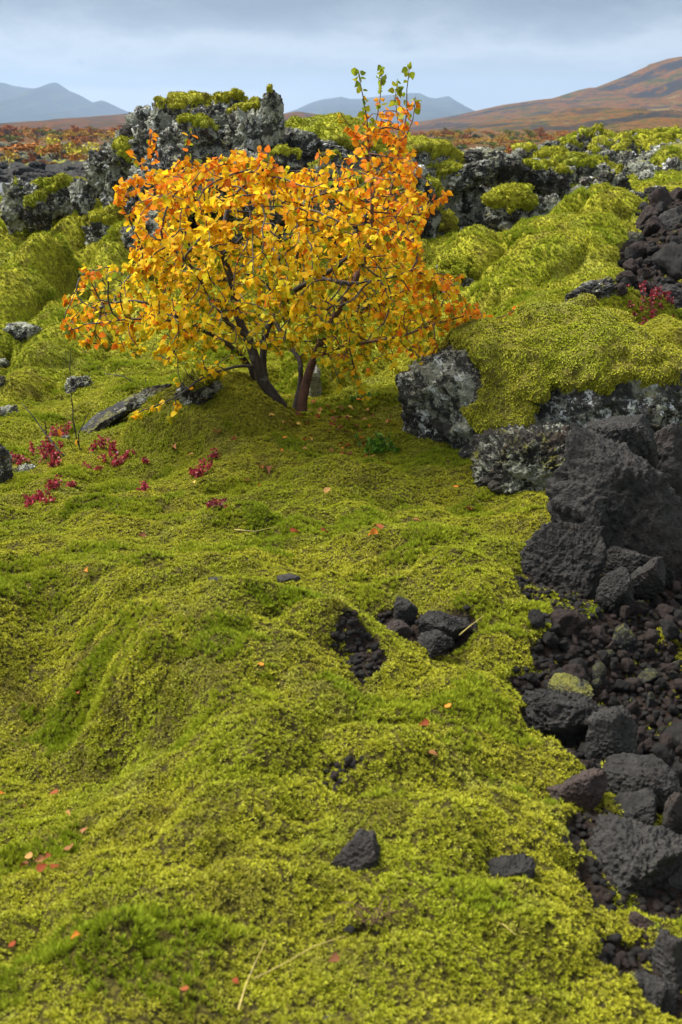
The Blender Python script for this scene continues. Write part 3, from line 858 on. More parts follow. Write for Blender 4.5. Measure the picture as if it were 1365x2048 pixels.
for x, y, w, h in [(1098, 296, 50, 30), (1128, 350, 60, 44), (1162, 326, 46, 40), (1196, 346, 60, 40), (1214, 318, 44, 36), (1262, 322, 60, 40), (1278, 345, 66, 46), (1304, 296, 40, 34), (1322, 320, 56, 44), (1350, 348, 50, 44), (1292, 362, 50, 44),
                   (1312, 392, 56, 40), (1272, 398, 50, 34), (1204, 394, 56, 36), (1160, 388, 50, 34), (1122, 378, 56, 36), (1088, 384, 50, 40), (1356, 384, 50, 44), (1244, 298, 44, 26), (1334, 288, 40, 26), (1362, 322, 40, 40), (1238, 352, 40, 36), (1180, 366, 44, 30), (1145, 300, 40, 28), (1072, 332, 50, 30)]:
    rock('lava_rock', x, y, w, h, float(np.interp(y, [285, 300, 330, 350, 400], [18.5, 17, 14.5, 12.6, 10.2])) - .35, (LICHEN, LICHEN_DARK, LICHEN)[x % 3], 'jagged lichened rock among moss cushions in the lava field right of the ridge', group='jagged rocks of the right lava field', level=5, **{**AA, 'k': 2.8},
         cap=dict(amount=0.10, thick=.04, up0=.35, up1=.6) if x % 2 else None)

# --- left middle distance
rock('lava_rock', 48, 410, 100, 100, 10.6, LICHEN, 'rugged black lichened rock by the grey road at the left edge', level=6, **AA, cap=dict(amount=.05, thick=.05, up0=.45, up1=.7))
rock('lava_rock', 78, 428, 60, 60, 10.2, LICHEN_DARK, 'round moss-covered rock leaning on the rugged rock', level=6, **AA, cap=dict(amount=.2, thick=.045))
rock('lava_rock', 118, 400, 100, 64, 10.7, LICHEN, 'mossy rock with a lichened front, left of the grey stone', level=6, **AA, cap=dict(amount=.25, thick=.05))
rock('lava_rock', 165, 390, 56, 70, 10.4, LICHEN_PALE, 'pale grey lichened stone at the left foot of the outcrop', level=5, **AA)
rock('lava_rock', 225, 468, 120, 84, 9.7, LICHEN_PALE, 'whitish lichened rock with a moss saddle, above the big round moss cushion', level=6, **AA, cap=dict(amount=.35, thick=.05, up0=.45, up1=.7))
rock('lava_rock', 60, 668, 92, 44, None, LICHEN, 'flat-topped lichened rock lying in the moss at the left', level=6, rot=(0, 9, 0), **{**FRESH, 'knob': .14})
rock('lava_rock', 156, 762, 66, 70, None, LICHEN, 'brown speckled rock sticking out of the side of a moss cushion', level=6, rot=(0, 25, 0), b=1.1, zsink=.05, **{**AA, 'knob': .14})
rock('lava_rock', 14, 832, 54, 44, None, LICHEN_PALE, 'white crusted rock at the left edge, above the red leaves', level=5, **AA)
rock('lava_rock', 4, 940, 44, 100, None, LICHEN_PALE, 'tall whitish rock cut off by the left edge beside the red leaves', level=6, **AA)
rock('lava_rock', 56, 942, 44, 30, None, LICHEN_PALE, 'small white-topped stone among the red leaves', level=5, **AA)
rock('lava_rock', 26, 946, 26, 26, None, LICHEN_DARK, 'small dark stone beside the white-topped stone', level=4, **AA)
rock('lava_rock', 208, 842, 190, 38, None, BLACKMOSS, 'long smooth dark slab lying aslant in the moss, left of the birch', level=6, rot=(0, -24, 10), b=.35, **{**FRESH, 'k': 3.5})
rock('lava_rock', 300, 800, 110, 50, None, LICHEN_DARK, 'dark lichened rock at the upper end of the long slab', level=6, rot=(0, -14, 0), b=.6, **AA)
rock('lava_rock', 400, 785, 110, 60, None, LICHEN_DARK, 'dark rock under the lowest left birch branch', level=6, **AA, cap=dict(amount=.2, thick=.03, up0=.45, up1=.7))
rock('lava_rock', 132, 878, 20, 18, None, LICHEN_PALE, 'small white stone at the lower end of the long slab', level=4, **AA)
rock('lava_rock', 8, 725, 22, 18, None, LICHEN_DARK, 'small dark stone at the left edge above the round cushion', level=4, **AA)
rock('lava_rock', 4, 770, 20, 40, None, LICHEN_DARK, 'dark stone half sunk in moss at the left edge', level=4, **AA)
rock('lava_rock', 627, 775, 36, 90, 5.75, LICHEN_PALE, 'upright white-crusted stone right behind the red-brown birch stem', level=6, **AA)
rock('lava_rock', 480, 795, 36, 30, 5.6, LICHEN_PALE, 'small pale stone behind the left birch stems', level=5, **AA)
rock('lava_rock', 900, 590, 120, 120, 7.6, LICHEN, 'rounded lichened rock behind the orange right end of the crown', level=6, **{**AA, 'knob': .1}, cap=dict(amount=.45, thick=.05))
rock('lava_rock', 770, 680, 120, 50, 7.2, LICHEN_DARK, 'low dark rock seen under the right branches of the birch', level=6, **AA)
rock('lava_rock', 300, 680, 70, 30, 8.2, LICHEN_DARK, 'dark rock in shade behind the left crown of the birch', level=5, **AA)
rock('lava_rock', 1180, 588, 110, 52, None, BLACKMOSS, 'small dark rock with a mossy crest between the two moss banks', level=6, rot=(0, -18, 0), **AA)
rock('lava_rock', 540, 720, 90, 60, 7.0, LICHEN_DARK, 'mossy dark rock behind the forked birch stems', level=5, **AA, cap=mossy)

# --- the big boulder on the right
bo = empty('boulder', at(1080, 1000, 4.6)); tag(bo, 'big white-lichened boulder under a thick moss blanket, right of the moss meadow', 'boulder')
B = lambda *a, **k: rock('rock_block', *a, parent=bo, **{**AA, **k})
def drape(lo):
    x, z = lo[:, 0], lo[:, 2]
    n = fbm(lo * 4 + 7, 3)
    return -1.1 * sstep(-.27, -.40, x + .05 * n) + .75 * np.exp(-((x + .19) / .12) ** 2) * sstep(-.16, .02, z) + .10 * n - .9 * sstep(.02, -.10, z + .05 * n - .22 * sstep(-.13, .0, x))


B(1085, 830, 620, 400, 4.78, LICHEN_PALE, level=7, knob=.07, amp=.15, k=2.5, b=.62, cuts=5, cutlo=.8, fine=.03, ridge=.08, rot=(0, 3, -20), deep=1.1, cap=dict(amount=.72, thick=.045, up0=.15, up1=.45, nfreq=2.0, bias=drape))
B(1065, 965, 310, 230, 4.26, LICHEN_DARK, level=7, knob=.12, amp=.18, k=2.8, b=.7, rot=(0, 0, -20), ridge=.15)
B(1270, 850, 240, 150, 4.5, LICHEN_DARK, level=6, knob=.12, amp=.18, b=.8)
B(1310, 780, 130, 110, 4.5, BLACKMOSS, level=6, knob=.2)

# --- black lava blocks in the lower right
def blk(px, py, w, h, D, label, mat=BLACK, level=6, **k):
    return rock('lava_block', px, py, w, h, D, mat, label, 'lava rock', level=level, **{**FRESH, **k})


blk(1238, 1030, 250, 390, 3.45, 'largest black lava block, leaning on the mossy boulder', level=7, rot=(-10, -10, 24), b=.8, k=3.4, cuts=12, cutlo=.62, amp=.11, knob=.05, ridge=.04, pits=.08, seed=81)
blk(1250, 880, 170, 120, 3.62, 'rough dark crest of lava on top of the largest black block', level=7, rot=(0, 12, 0), knob=.12)
blk(1345, 950, 130, 240, 3.75, 'dark lava block at the right edge behind the largest block', level=6, rot=(0, 4, 0), knob=.1)
blk(1120, 1140, 180, 240, 3.26, 'grey-black wedge of lava standing left of the largest block', level=7, rot=(0, 8, -10), b=.7, knob=.08)
blk(1066, 1105, 60, 90, 3.42, 'small black lump between moss and the grey-black wedge', level=5)
blk(1228, 1182, 86, 76, 3.1, 'oval black stone resting on the rubble under the largest block', level=6, rot=(0, -25, 0))
blk(1300, 1150, 80, 76, 3.2, 'angular grey stone beside the oval stone', level=6, rot=(0, 20, 0))
blk(1250, 1130, 110, 90, 3.3, 'sloping grey slab under the largest block', level=6, rot=(0, 35, 0))
blk(1002, 1275, 80, 66, 2.93, 'black stone at the moss edge, left of the rubble', level=6)
blk(1072, 1262, 56, 76, 2.92, 'upright black stone at the foot of the grey-black wedge', level=6)
blk(888, 1252, 106, 64, 2.86, 'smooth black stone in the bare pit of the moss', level=6, rot=(0, 12, 0))
blk(868, 1292, 84, 56, 2.76, 'grey stone lying in front of the smooth stone in the pit', level=6, rot=(0, -20, 0))
blk(812, 1222, 50, 60, 2.9, 'narrow black stone at the back of the bare pit', level=5)
blk(790, 1270, 76, 56, 2.84, 'low rusty crumbling stone in the bare pit', mat=RUST, level=5)
blk(1130, 1440, 190, 120, 2.5, 'broad black lava rock at the lower edge of the rubble', level=7, rot=(0, 8, 0), b=.8)
blk(1218, 1475, 120, 120, 2.38, 'sharp-edged grey rock beside the broad black rock', level=6, rot=(0, -15, 10))
blk(1140, 1378, 92, 46, 2.62, 'flat stone flecked with moss behind the broad black rock', mat=BLACKMOSS, level=6)
blk(1085, 1415, 60, 56, 2.56, 'small black stone at the moss edge beside the broad black rock', level=5)
blk(1282, 1560, 156, 78, 2.24, 'oval dark grey stone below the rubble', level=6, rot=(0, 5, 0), cuts=5, cutlo=.85)
blk(1262, 1622, 110, 72, 2.14, 'dull black stone under the oval grey stone', level=6)
blk(1150, 1585, 112, 118, 2.17, 'rust-brown lava stone in a bare patch of moss', mat=RUST, level=6, rot=(0, 10, 0))
blk(1275, 1745, 230, 196, 1.96, 'big rough black lava rock at the lower right', level=7, rot=(5, 12, 0), knob=.12, b=.8)
blk(1352, 1780, 80, 110, 1.93, 'black stone wedged against the big rough rock at the right edge', level=5)
blk(1355, 1640, 60, 110, 2.1, 'black stone at the right edge above the big rough rock', level=5)
blk(712, 1706, 104, 96, 1.78, 'lone grey stone sunk in the foreground moss', level=6, zsink=.012, rot=(0, -14, 0))
blk(1012, 1728, 124, 58, 1.80, 'pointed slanting stone in the foreground moss', level=6, rot=(0, -42, 0), b=.45, zsink=.022)
blk(1288, 1866, 90, 60, 1.75, 'small brownish stone below the big rough rock', mat=RUST, level=6, rot=(0, 30, 0))
blk(1285, 2025, 190, 110, 1.56, 'black pitted stone at the bottom edge', level=7, rot=(0, -6, 0))
blk(1352, 1945, 90, 130, 1.63, 'dark stone at the right edge above the pitted stone', level=6)
blk(434, 1161, 36, 16, None, 'small flat black stone on the crest of the moss', level=4)
blk(578, 1157, 50, 18, None, 'thin dark stone lying behind the moss crest', level=4)
blk(38, 2046, 90, 30, None, 'dark stone at the bottom left corner', level=5)
blk(660, 2046, 60, 22, None, 'dark stone showing at the middle of the bottom edge', level=5)
blk(690, 1583, 80, 24, None, 'flat dark stone in a small bare hollow of the moss', mat=RUST, level=5)
blk(1345, 612, 96, 86, 6.1, 'black rock at the right edge beside the crimson bush', level=6, knob=.12)
blk(1340, 440, 70, 40, 8.9, 'angular grey slab on top of the upper rubble', level=5, rot=(0, -20, 0))
blk(1320, 1880, 60, 50, 1.74, 'small black stone by the moss under the big rough rock', level=5)

# --- loose stones of the two rubble slopes
protos = []
for i in range(9):
    _, V, F = rock_shape((1, .8, .7), 400 + i, 4, k=2.8, cuts=11, amp=.16, freq=1.6, knob=.10, fine=.05, cutlo=.55, sharp=30)
    me = mesh_np('lava_stone', V, F, (BLACK, RUST, BLACK, RUST)[i % 4] if i < 8 else BLACKMOSS, link=False).data
    protos.append(me)


def stone(p, s, label, group):
    o = bpy.data.objects.new('lava_stone', random.choice(protos)); COL.objects.link(o)
    o.location = p; o.rotation_euler = (random.uniform(0, 6), random.uniform(0, 6), random.uniform(0, 6))
    o.scale = [s * random.uniform(.8, 1.25) for _ in range(3)]
    tag(o, label, 'stone', group)
    return o


def clear(px, py, boxes): return all(not (abs(px - x) < w and abs(py - y) < h) for x, y, w, h in boxes)


placed = []
tries = 0
while len(placed) < 190 and tries < 4000:
    tries += 1
    px, py = random.uniform(1040, 1400), random.uniform(1160, 1560)
    if px < 1060 + max(0, (py - 1420)) * 1.5: continue
    if not clear(px, py, [(1120, 1150, 70, 110), (1130, 1440, 90, 50), (1225, 1180, 35, 35), (1282, 1560, 70, 30)]): continue
    s = random.choice((.010, .012, .014, .016, .018, .022, .028, .036, .05))
    g = hit(px, py, False)
    if any((g[0] - a[0]) ** 2 + (g[1] - a[1]) ** 2 < (.75 * (s + a[3])) ** 2 for a in placed): continue
    placed.append((*g[:2], g[2], s))
    stone((g[0], g[1], ground_z(g[0], g[1])[0] + s * .25), s, 'small loose black or rusty lava stone on the rubble slope below the largest block', 'loose stones of the lower rubble')
placed = []
tries = 0
while len(placed) < 90 and tries < 3000:
    tries += 1
    px, py = random.uniform(1235, 1400), random.uniform(400, 600)
    if px < 1300 - (py - 400) * .35 or (py > 580 and px > 1300): continue
    s = random.choice((.03, .04, .05, .06, .08, .11))
    g = hit(px, py, False)
    if any((g[0] - a[0]) ** 2 + (g[1] - a[1]) ** 2 < (.75 * (s + a[3])) ** 2 for a in placed): continue
    placed.append((*g[:2], g[2], s))
    stone((g[0], g[1], ground_z(g[0], g[1])[0] + s * .25), s, 'loose black lava stone in the upper rubble above the crimson bush', 'loose stones of the upper rubble')

gc = bpy.data.collections.new('gravel_grains')
for i in range(5):
    _, V, F = rock_shape((1, .85, .75), 500 + i, 2, k=2.8, cuts=8, amp=.2, freq=1.6, fine=.05)
    gc.objects.link(mesh_np('gravel_grain', V, F, (BLACK, RUST, BLACK, BLACK, RUST)[i], link=False, smooth=False))
P, N = scatter(lambda x, y: np.where(y < 4, 3600., 420.) * bare_mask(x, y), 1.2, 11, .5)
P = P[(bare_mask(P[:, 0], P[:, 1]) > .5)]
instancer('gravel', P + (0, 0, .004), np.tile((0, 0, 1.), (len(P), 1)) + RNG.normal(size=P.shape) * .01, np.where(P[:, 1] < 4, 1, 2.6) * RNG.uniform(.004, .012, len(P)), gc, 'fine dark lava gravel between the loose stones')

# ------------------------------------------------------------------ tubes and leaves
def tube(pts, rad, sides=6):
    pts = np.asarray(pts, float); n = len(pts)
    t = np.gradient(pts, axis=0); t /= np.linalg.norm(t, axis=1)[:, None] + 1e-9
    ref = np.array([.31, .9, .2]); u = np.cross(t, ref); u /= np.linalg.norm(u, axis=1)[:, None] + 1e-9; v = np.cross(t, u)
    a = np.linspace(0, 2 * math.pi, sides, endpoint=False)
    ring = pts[:, None] + (u[:, None] * np.cos(a)[None, :, None] + v[:, None] * np.sin(a)[None, :, None]) * np.asarray(rad)[:, None, None]
    V = ring.reshape(-1, 3); F = []
    i = np.arange(n - 1)[:, None] * sides; j = np.arange(sides)[None]; j2 = (j + 1) % sides
    F = np.stack([i + j, i + j2, i + sides + j2, i + sides + j], -1).reshape(-1, 4)
    return V, F


class Bag:
    def __init__(s): s.V = []; s.F = []; s.n = 0; s.C = []

    def add(s, V, F, c=None):
        s.V.append(V); s.F.append(np.asarray(F) + s.n); s.n += len(V)
        if c is not None: s.C.append(np.tile(np.asarray(c, float)[None], (len(V), 1)) if np.ndim(c) == 1 else c)

    def build(s, name, mat, parent=None, smooth=True, link=True):
        return mesh_np(name, np.vstack(s.V), [f for f in s.F] if len({f.shape[1] for f in s.F}) > 1 else np.vstack(s.F), mat, parent, smooth,
                       {'col': np.vstack(s.C)} if s.C else None, link)


def frame(d, roll, r):
    d = d / (np.linalg.norm(d) + 1e-9); a = np.cross(d, [0, 0, 1.]); a = a / (np.linalg.norm(a) + 1e-6); b = np.cross(a, d)
    s = a * math.cos(roll) + b * math.sin(roll); n = np.cross(s, d)
    return np.stack([s, d, n])


# birch leaf outline: rounded base, pointed tip, slightly toothed, folded on the midrib (x side, y along, z up)
_half = [(.0, .0), (.26, .06), (.43, .25), (.46, .42), (.36, .62), (.20, .82)]
LEAF_V = np.array([(0, 0, 0), (0, .33, -.03), (0, .68, -.05), (0, 1, -.10)] + [(x, y, .16 * x) for x, y in _half[1:]] + [(-x, y, .16 * x) for x, y in _half[1:]])
LEAF_F = [np.array([(0, 4, 5), (0, 5, 1), (1, 5, 6), (1, 6, 2), (2, 6, 7), (2, 7, 8), (2, 8, 3), (0, 10, 9), (0, 1, 10), (1, 11, 10), (1, 2, 11), (2, 12, 11), (2, 13, 12), (2, 3, 13)])][0]


def leaf_v(p, d, roll, size, r, curl=1.):
    M = frame(d, roll, r)
    V = LEAF_V * (1, 1, curl * r.uniform(.3, 2.2))
    V = V + np.outer(LEAF_V[:, 1] ** 2, [0, 0, -r.uniform(-.1, .35) * curl])
    return (V * size) @ M + p


# ------------------------------------------------------------------ the birch
TD = hit(585, 818, False)[1]
print('tree distance', TD)
tree = empty('birch_tree', at(580, 815, TD)); tag(tree, 'small many-stemmed birch in yellow and orange autumn leaf', 'tree')
tl = np.array(tree.location)
KX = TD / FPX
tr = np.random.default_rng(21)
CROWN = [(130, 645), (150, 575), (172, 530), (215, 545), (262, 520), (268, 470), (262, 430), (295, 392), (285, 345), (320, 335), (360, 350), (385, 325), (430, 335), (470, 315), (520, 315), (560, 335), (600, 345), (655, 345), (685, 360), (690, 320), (725, 245),
         (760, 205), (810, 210), (822, 290), (835, 340), (868, 400), (850, 460), (852, 520), (870, 560), (905, 545), (925, 575), (958, 630), (925, 655), (890, 690), (850, 735), (815, 705), (760, 690), (740, 745), (690, 745), (640, 725), (585, 690), (530, 705), (480, 720), (420, 745), (370, 735),
         (300, 715), (240, 700), (170, 690), (140, 690)]


def crown_depth(px, py):
    cx, cy = 530, 520
    e = ((px - cx) / 420) ** 2 + ((py - cy) / 260) ** 2 + (.4 if py < 330 and px > 680 else 0)
    return .78 * math.sqrt(max(.06, 1 - .85 * e))


att = []
while len(att) < 2900:
    px, py = tr.uniform(120, 970), tr.uniform(230, 745)
    if not in_poly(np.array([px]), np.array([py]), CROWN)[0]: continue
    # thinner towards the low left and the tall tip
    dens = 1.0
    if px < 300: dens = .55
    if py < 330 and px > 680: dens = .9
    if py > 640: dens = .5 if px < 620 else .85
    if px > 860: dens = .6
    if tr.random() > dens: continue
    dd = crown_depth(px, py)
    att.append(at(px, py, TD + tr.uniform(-dd, dd)) - tl)
att = np.array(att)
# main limbs: photo path and distance offset, radius px at the foot, bark
LIMBS = [('a', [(562, 818, 0), (540, 785, -.02), (522, 755, -.04), (508, 712, -.05), (497, 680, -.06), (484, 655, -.06), (470, 610, -.08), (462, 560, -.10), (447, 510, -.12), (448, 455, -.1), (462, 400, -.06)], 13.5, 5),
         ('b', [(545, 800, .02), (530, 760, .03), (526, 720, .05), (531, 690, .06), (536, 655, .05), (560, 615, .02), (592, 580, -.05), (640, 555, -.12), (690, 520, -.2)], 9.5, 4),
         ('c', [(604, 822, .02), (609, 780, .03), (620, 735, .05), (636, 700, .05), (655, 660, .0), (690, 600, -.04), (722, 540, -.05), (742, 470, -.05), (744, 400, -.06), (742, 330, -.06), (738, 270, -.06)], 10, 2.4),
         ('c2', [(690, 600, -.04), (705, 560, .1), (738, 500, .2), (770, 430, .22), (790, 350, .2), (808, 270, .16)], 4.5, 1.8),
         ('d', [(590, 822, .08), (600, 775, .12), (602, 730, .15), (590, 705, .2), (560, 660, .3), (540, 600, .4), (560, 520, .45), (600, 440, .45)], 6, 2.5),
         ('e', [(520, 800, .08), (507, 765, .1), (500, 735, .1), (470, 700, .05), (430, 672, 0), (380, 645, -.05), (330, 620, -.08), (270, 600, -.05), (210, 610, 0)], 6.5, 2),
         ('f', [(505, 727, -.06), (470, 735, -.15), (430, 745, -.22), (395, 765, -.28), (350, 795, -.32), (305, 815, -.34)], 3.6, 1.2),
         ('g', [(628, 718, .05), (665, 700, .0), (710, 690, -.1), (760, 680, -.15), (815, 668, -.18), (870, 650, -.18), (930, 630, -.18)], 4.5, 1.6),
         ('h', [(497, 680, -.06), (455, 640, -.2), (420, 590, -.3), (390, 540, -.35), (350, 500, -.38), (300, 470, -.38)], 6.5, 2),
         ('i', [(462, 560, -.10), (410, 560, .1), (370, 530, .25), (340, 470, .3), (320, 400, .3)], 4.5, 1.8),
         ('j', [(640, 555, -.12), (700, 565, -.3), (760, 560, -.4), (820, 540, -.42)], 4, 1.6),
         ('k', [(560, 615, .02), (585, 540, -.2), (610, 470, -.3), (620, 400, -.35)], 4.5, 1.6),
         ('l', [(447, 510, -.12), (490, 470, -.3), (520, 410, -.4), (530, 360, -.42)], 4, 1.6),
         ('m', [(655, 660, .0), (720, 620, .25), (790, 590, .4), (850, 560, .42)], 4.2, 1.6),
         ('n', [(380, 645, -.05), (310, 640, -.3), (240, 640, -.35), (170, 650, -.3)], 3.2, 1.2)]
# growing tips: long shoots that stand out of the crown
SHOOTS = [[(738, 270, -.06), (732, 215, -.06), (722, 170, -.06), (718, 148, -.06)], [(740, 300, -.06), (756, 230, -.02), (762, 180, 0), (766, 133, 0)], [(808, 270, .16), (812, 225, .14), (815, 180, .12), (820, 128, .12)],
          [(790, 350, .2), (800, 280, .1), (790, 200, .05), (797, 168, .05)], [(742, 330, -.06), (720, 290, -.15), (700, 255, -.2), (682, 228, -.2)], [(808, 290, .16), (826, 240, .2), (832, 195, .2)],
          [(390, 400, .1), (384, 350, .08), (376, 300, .06), (382, 268, .06)], [(345, 480, .2), (330, 400, .2), (310, 330, .2), (298, 262, .2)], [(320, 420, .3), (300, 350, .3), (270, 310, .28)],
          [(620, 420, -.3), (632, 370, -.3), (640, 312, -.3)], [(280, 480, -.2), (255, 430, -.2), (232, 385, -.2)], [(840, 430, 0), (868, 405, 0), (892, 382, 0)],
          [(850, 560, .3), (890, 565, .2), (920, 548, .15)], [(930, 630, -.18), (965, 640, -.15), (1010, 632, -.12), (1045, 612, -.1)], [(200, 600, -.1), (180, 560, -.1), (165, 530, -.1)], [(170, 650, -.3), (145, 660, -.3), (128, 640, -.28)],
          [(305, 815, -.34), (285, 822, -.35), (272, 832, -.36)], [(350, 795, -.32), (350, 815, -.34), (335, 835, -.36)], [(700, 690, -.1), (705, 730, -.2), (720, 765, -.25), (735, 800, -.25)], [(640, 700, .05), (670, 740, -.1), (680, 775, -.15)],
          [(760, 680, -.15), (780, 720, -.2), (800, 745, -.2)], [(530, 370, -.42), (540, 340, -.42), (535, 310, -.42)], [(870, 650, -.18), (868, 700, -.25), (850, 735, -.28)], [(500, 420, -.3), (492, 360, -.3), (478, 315, -.3)]]
nodes = []; par = []; nrad = []; limb_of = []; lead = []


def addn(p, pr, r0, lb, ld=False):
    nodes.append(np.array(p)); par.append(pr); nrad.append(r0); limb_of.append(lb); lead.append(ld); return len(nodes) - 1


def smooth_path(pts, step=.045):
    P_ = np.array([at(x, y, TD + dz) - tl for x, y, dz in pts])
    # Catmull-Rom
    Q = np.vstack([2 * P_[0] - P_[1], P_, 2 * P_[-1] - P_[-2]]); out = []
    for i in range(1, len(Q) - 2):
        n = max(2, int(np.linalg.norm(Q[i + 1] - Q[i]) / step))
        for t in np.linspace(0, 1, n, endpoint=False):
            a, b, c, d = Q[i - 1], Q[i], Q[i + 1], Q[i + 2]
            out.append(.5 * ((2 * b) + (-a + c) * t + (2 * a - 5 * b + 4 * c - d) * t * t + (-a + 3 * b - 3 * c + d) * t ** 3))
    out.append(Q[-2])
    out = np.array(out)
    out[1:] += .006 * np.stack([fbm(out[1:] * 9 + k * 31, 2) for k in range(3)], -1)
    return out


for li, (nm, pts, r0, r1) in enumerate(LIMBS):
    path = smooth_path(pts)
    root = -1
    if li > 2 and nm not in ('d', 'e'):
        A = np.array(nodes); root = int(np.argmin(((A - path[0]) ** 2).sum(1)))
    own = limb_of[root] if root >= 0 else li
    prev = root
    for i, p in enumerate(path):
        if i == 0 and root >= 0: continue
        t = i / (len(path) - 1)
        prev = addn(p, prev, (r0 * (1 - t) ** 1.15 + r1 * (1 - (1 - t) ** 1.15)) * KX * (1 + .25 * max(0, 1 - t * 8) if root < 0 else 1), own)
for pts in SHOOTS:
    path = smooth_path(pts, .05); A = np.array(nodes); root = int(np.argmin(((A - path[0]) ** 2).sum(1)))
    prev = root
    for i, p in enumerate(path):
        if i == 0 and np.linalg.norm(A[root] - p) < .03: continue
        prev = addn(p, prev, .0032 * (1 - .6 * i / len(path)), limb_of[root], True)
# space colonisation fills the crown with twigs
alive = np.ones(len(att), bool); stepl = .042
near_i = np.zeros(len(att), int); near_d = np.full(len(att), 9.)
done = 0
for it in range(60):
    A = np.array(nodes[done:])
    if len(A):
        for k in range(0, len(A), 400):
            d = np.linalg.norm(att[:, None] - A[None, k:k + 400], axis=2); j = d.argmin(1); dm = d[np.arange(len(att)), j]
            u = dm < near_d; near_d[u] = dm[u]; near_i[u] = j[u] + done + k
    done = len(nodes)
    alive &= near_d > .05
    act = alive & (near_d < .75)
    if not act.any(): break
    grow = {}
    for ai in np.nonzero(act)[0]:
        v = att[ai] - nodes[near_i[ai]]; grow.setdefault(near_i[ai], []).append(v / np.linalg.norm(v))
    for ni, vs in grow.items():
        v = np.sum(vs, 0) + tr.normal(size=3) * .25
        pv = nodes[ni] - nodes[par[ni]] if par[ni] >= 0 else np.array([0, 0, .1])
        v = v / np.linalg.norm(v) + .55 * pv / (np.linalg.norm(pv) + 1e-6) + (0, 0, .12)
        addn(nodes[ni] + v / np.linalg.norm(v) * stepl, int(ni), 0, limb_of[ni])
NN = len(nodes); nodesA = np.array(nodes)
kids = [[] for _ in range(NN)]
for i in range(NN):
    if par[i] >= 0: kids[par[i]].append(i)
rad = np.zeros(NN)
for i in range(NN - 1, -1, -1):
    pass
order = list(range(NN))
depth_ = [0] * NN
for i in range(NN): depth_[i] = depth_[par[i]] + 1 if par[i] >= 0 else 0
for i in sorted(order, key=lambda k: -depth_[k]):
    r = sum(rad[k] ** 2.3 for k in kids[i]) ** (1 / 2.3) if kids[i] else .0021
    rad[i] = max(nrad[i], min(r, .012) if nrad[i] == 0 else nrad[i])
print('tree nodes', NN)
BARK = mat_bark('birch_bark', (.016, .011, .009), (.065, .050, .043)); BARK_RED = mat_bark('red_brown_bark', (.045, .018, .010), (.13, .055, .030))
stems = {}
for i in range(NN):
    ch = kids[i]
    if par[i] < 0 or True:
        main = max(ch, key=lambda k: rad[k]) if ch else None
        # start chains at roots and at side branches
        starts = ([i] if par[i] < 0 else []) + [k for k in ch if k != main]
        for s0 in starts:
            chain = ([par[s0]] if par[s0] >= 0 else []) + [s0]
            cur = s0
            while kids[cur]:
                cur = max(kids[cur], key=lambda k: rad[k]); chain.append(cur)
            rr = rad[chain].copy()
            if len(chain) > 1 and par[s0] >= 0: rr[0] = min(rr[0], rr[1] * 1.15)
            if len(chain) < 2: continue
            V, F = tube(nodesA[chain], rr, 8 if rr.max() > .01 else 5 if rr.max() > .003 else 3)
            stems.setdefault(limb_of[s0], Bag()).add(V, F)
for k, bag in stems.items():
    o = bag.build('stem', BARK_RED if LIMBS[k][0] == 'c' else BARK, tree)
    if LIMBS[k][0] == 'c': o['label'] = 'red-brown stem on the right'
# leaves
YEL = np.array([(.92, .62, .016), (.94, .68, .03), (.91, .57, .016), (.93, .48, .012)]); ORG = np.array([(.88, .36, .014), (.82, .26, .014), (.90, .42, .018), (.74, .19, .018)])
GRN = np.array([(.26, .32, .018), (.36, .38, .02), (.17, .25, .02)]); LIM = np.array([(.58, .55, .02), (.70, .60, .025)])
lb = Bag()


def proj(p):
    v = p - CAM; z = v @ FWD
    return W_PX / 2 + FPX * v[0] / z, H_PX / 2 - FPX * (v @ UPV) / z


def leaf_col(w, lead_):
    px, py = proj(w + tl)
    e = max(0, (px - 540) / 400, (500 - px) / 370)
    top = (560 - py) / 260
    o = np.clip(-.03 + .72 * e ** 3 + .62 * max(0, top) ** 1.5 + .09 * tr.normal(), 0, 1)
    gprob = np.clip(.07 + .22 * (py - 480) / 250, .03, .26) * (1.25 if 380 < px < 760 else .7)
    if lead_ and py < 260 and px > 650: gprob = .45 + (.5 if py < 190 else 0); o = .95
    if lead_ and px < 450 and py < 420: o = .9; gprob = .15
    u = tr.random()
    if u < gprob: c = GRN[tr.integers(3)]
    elif u < gprob + (.08 + .16 * sstep(420, 680, py)) * (1 - o): c = LIM[tr.integers(2)]
    elif tr.random() < o: c = ORG[tr.integers(4)]
    else: c = YEL[tr.integers(4)]
    return np.clip(c * tr.uniform(.82, 1.12), 0, .9)


def put_leaf(p, base_d, size, lead_):
    d = base_d * .5 + tr.normal(size=3) * .55 + np.array([0, -.12, -.40])
    pet = d / np.linalg.norm(d) * size * .28
    V = leaf_v(p + pet, d + np.array([0, 0, -.25]), tr.uniform(0, 6.283), size, tr)
    lb.add(V, LEAF_F, leaf_col(p, lead_))


nl = 0; clump = fbm(nodesA * 4.2 + 3, 2)
for i in range(NN):
    if rad[i] > .0058: continue
    pv = nodesA[i] - nodesA[par[i]]; pv = pv / (np.linalg.norm(pv) + 1e-9)
    lam = 4.4 if not lead[i] else 3.2
    if not kids[i]: lam += 2.4
    lam *= (.22 + 1.45 * sstep(-.32, .36, clump[i])) if not lead[i] else 1.5
    for _ in range(tr.poisson(lam)):
        t = tr.random(); p = nodesA[par[i]] * (1 - t) + nodesA[i] * t
        put_leaf(p, pv, tr.uniform(.019, .034), lead[i]); nl += 1
print('leaves', nl)
LEAF = mat_col('birch_leaf', .6, .5, spec=.12, vary=.18)
fo = lb.build('foliage', LEAF, tree, smooth=True)

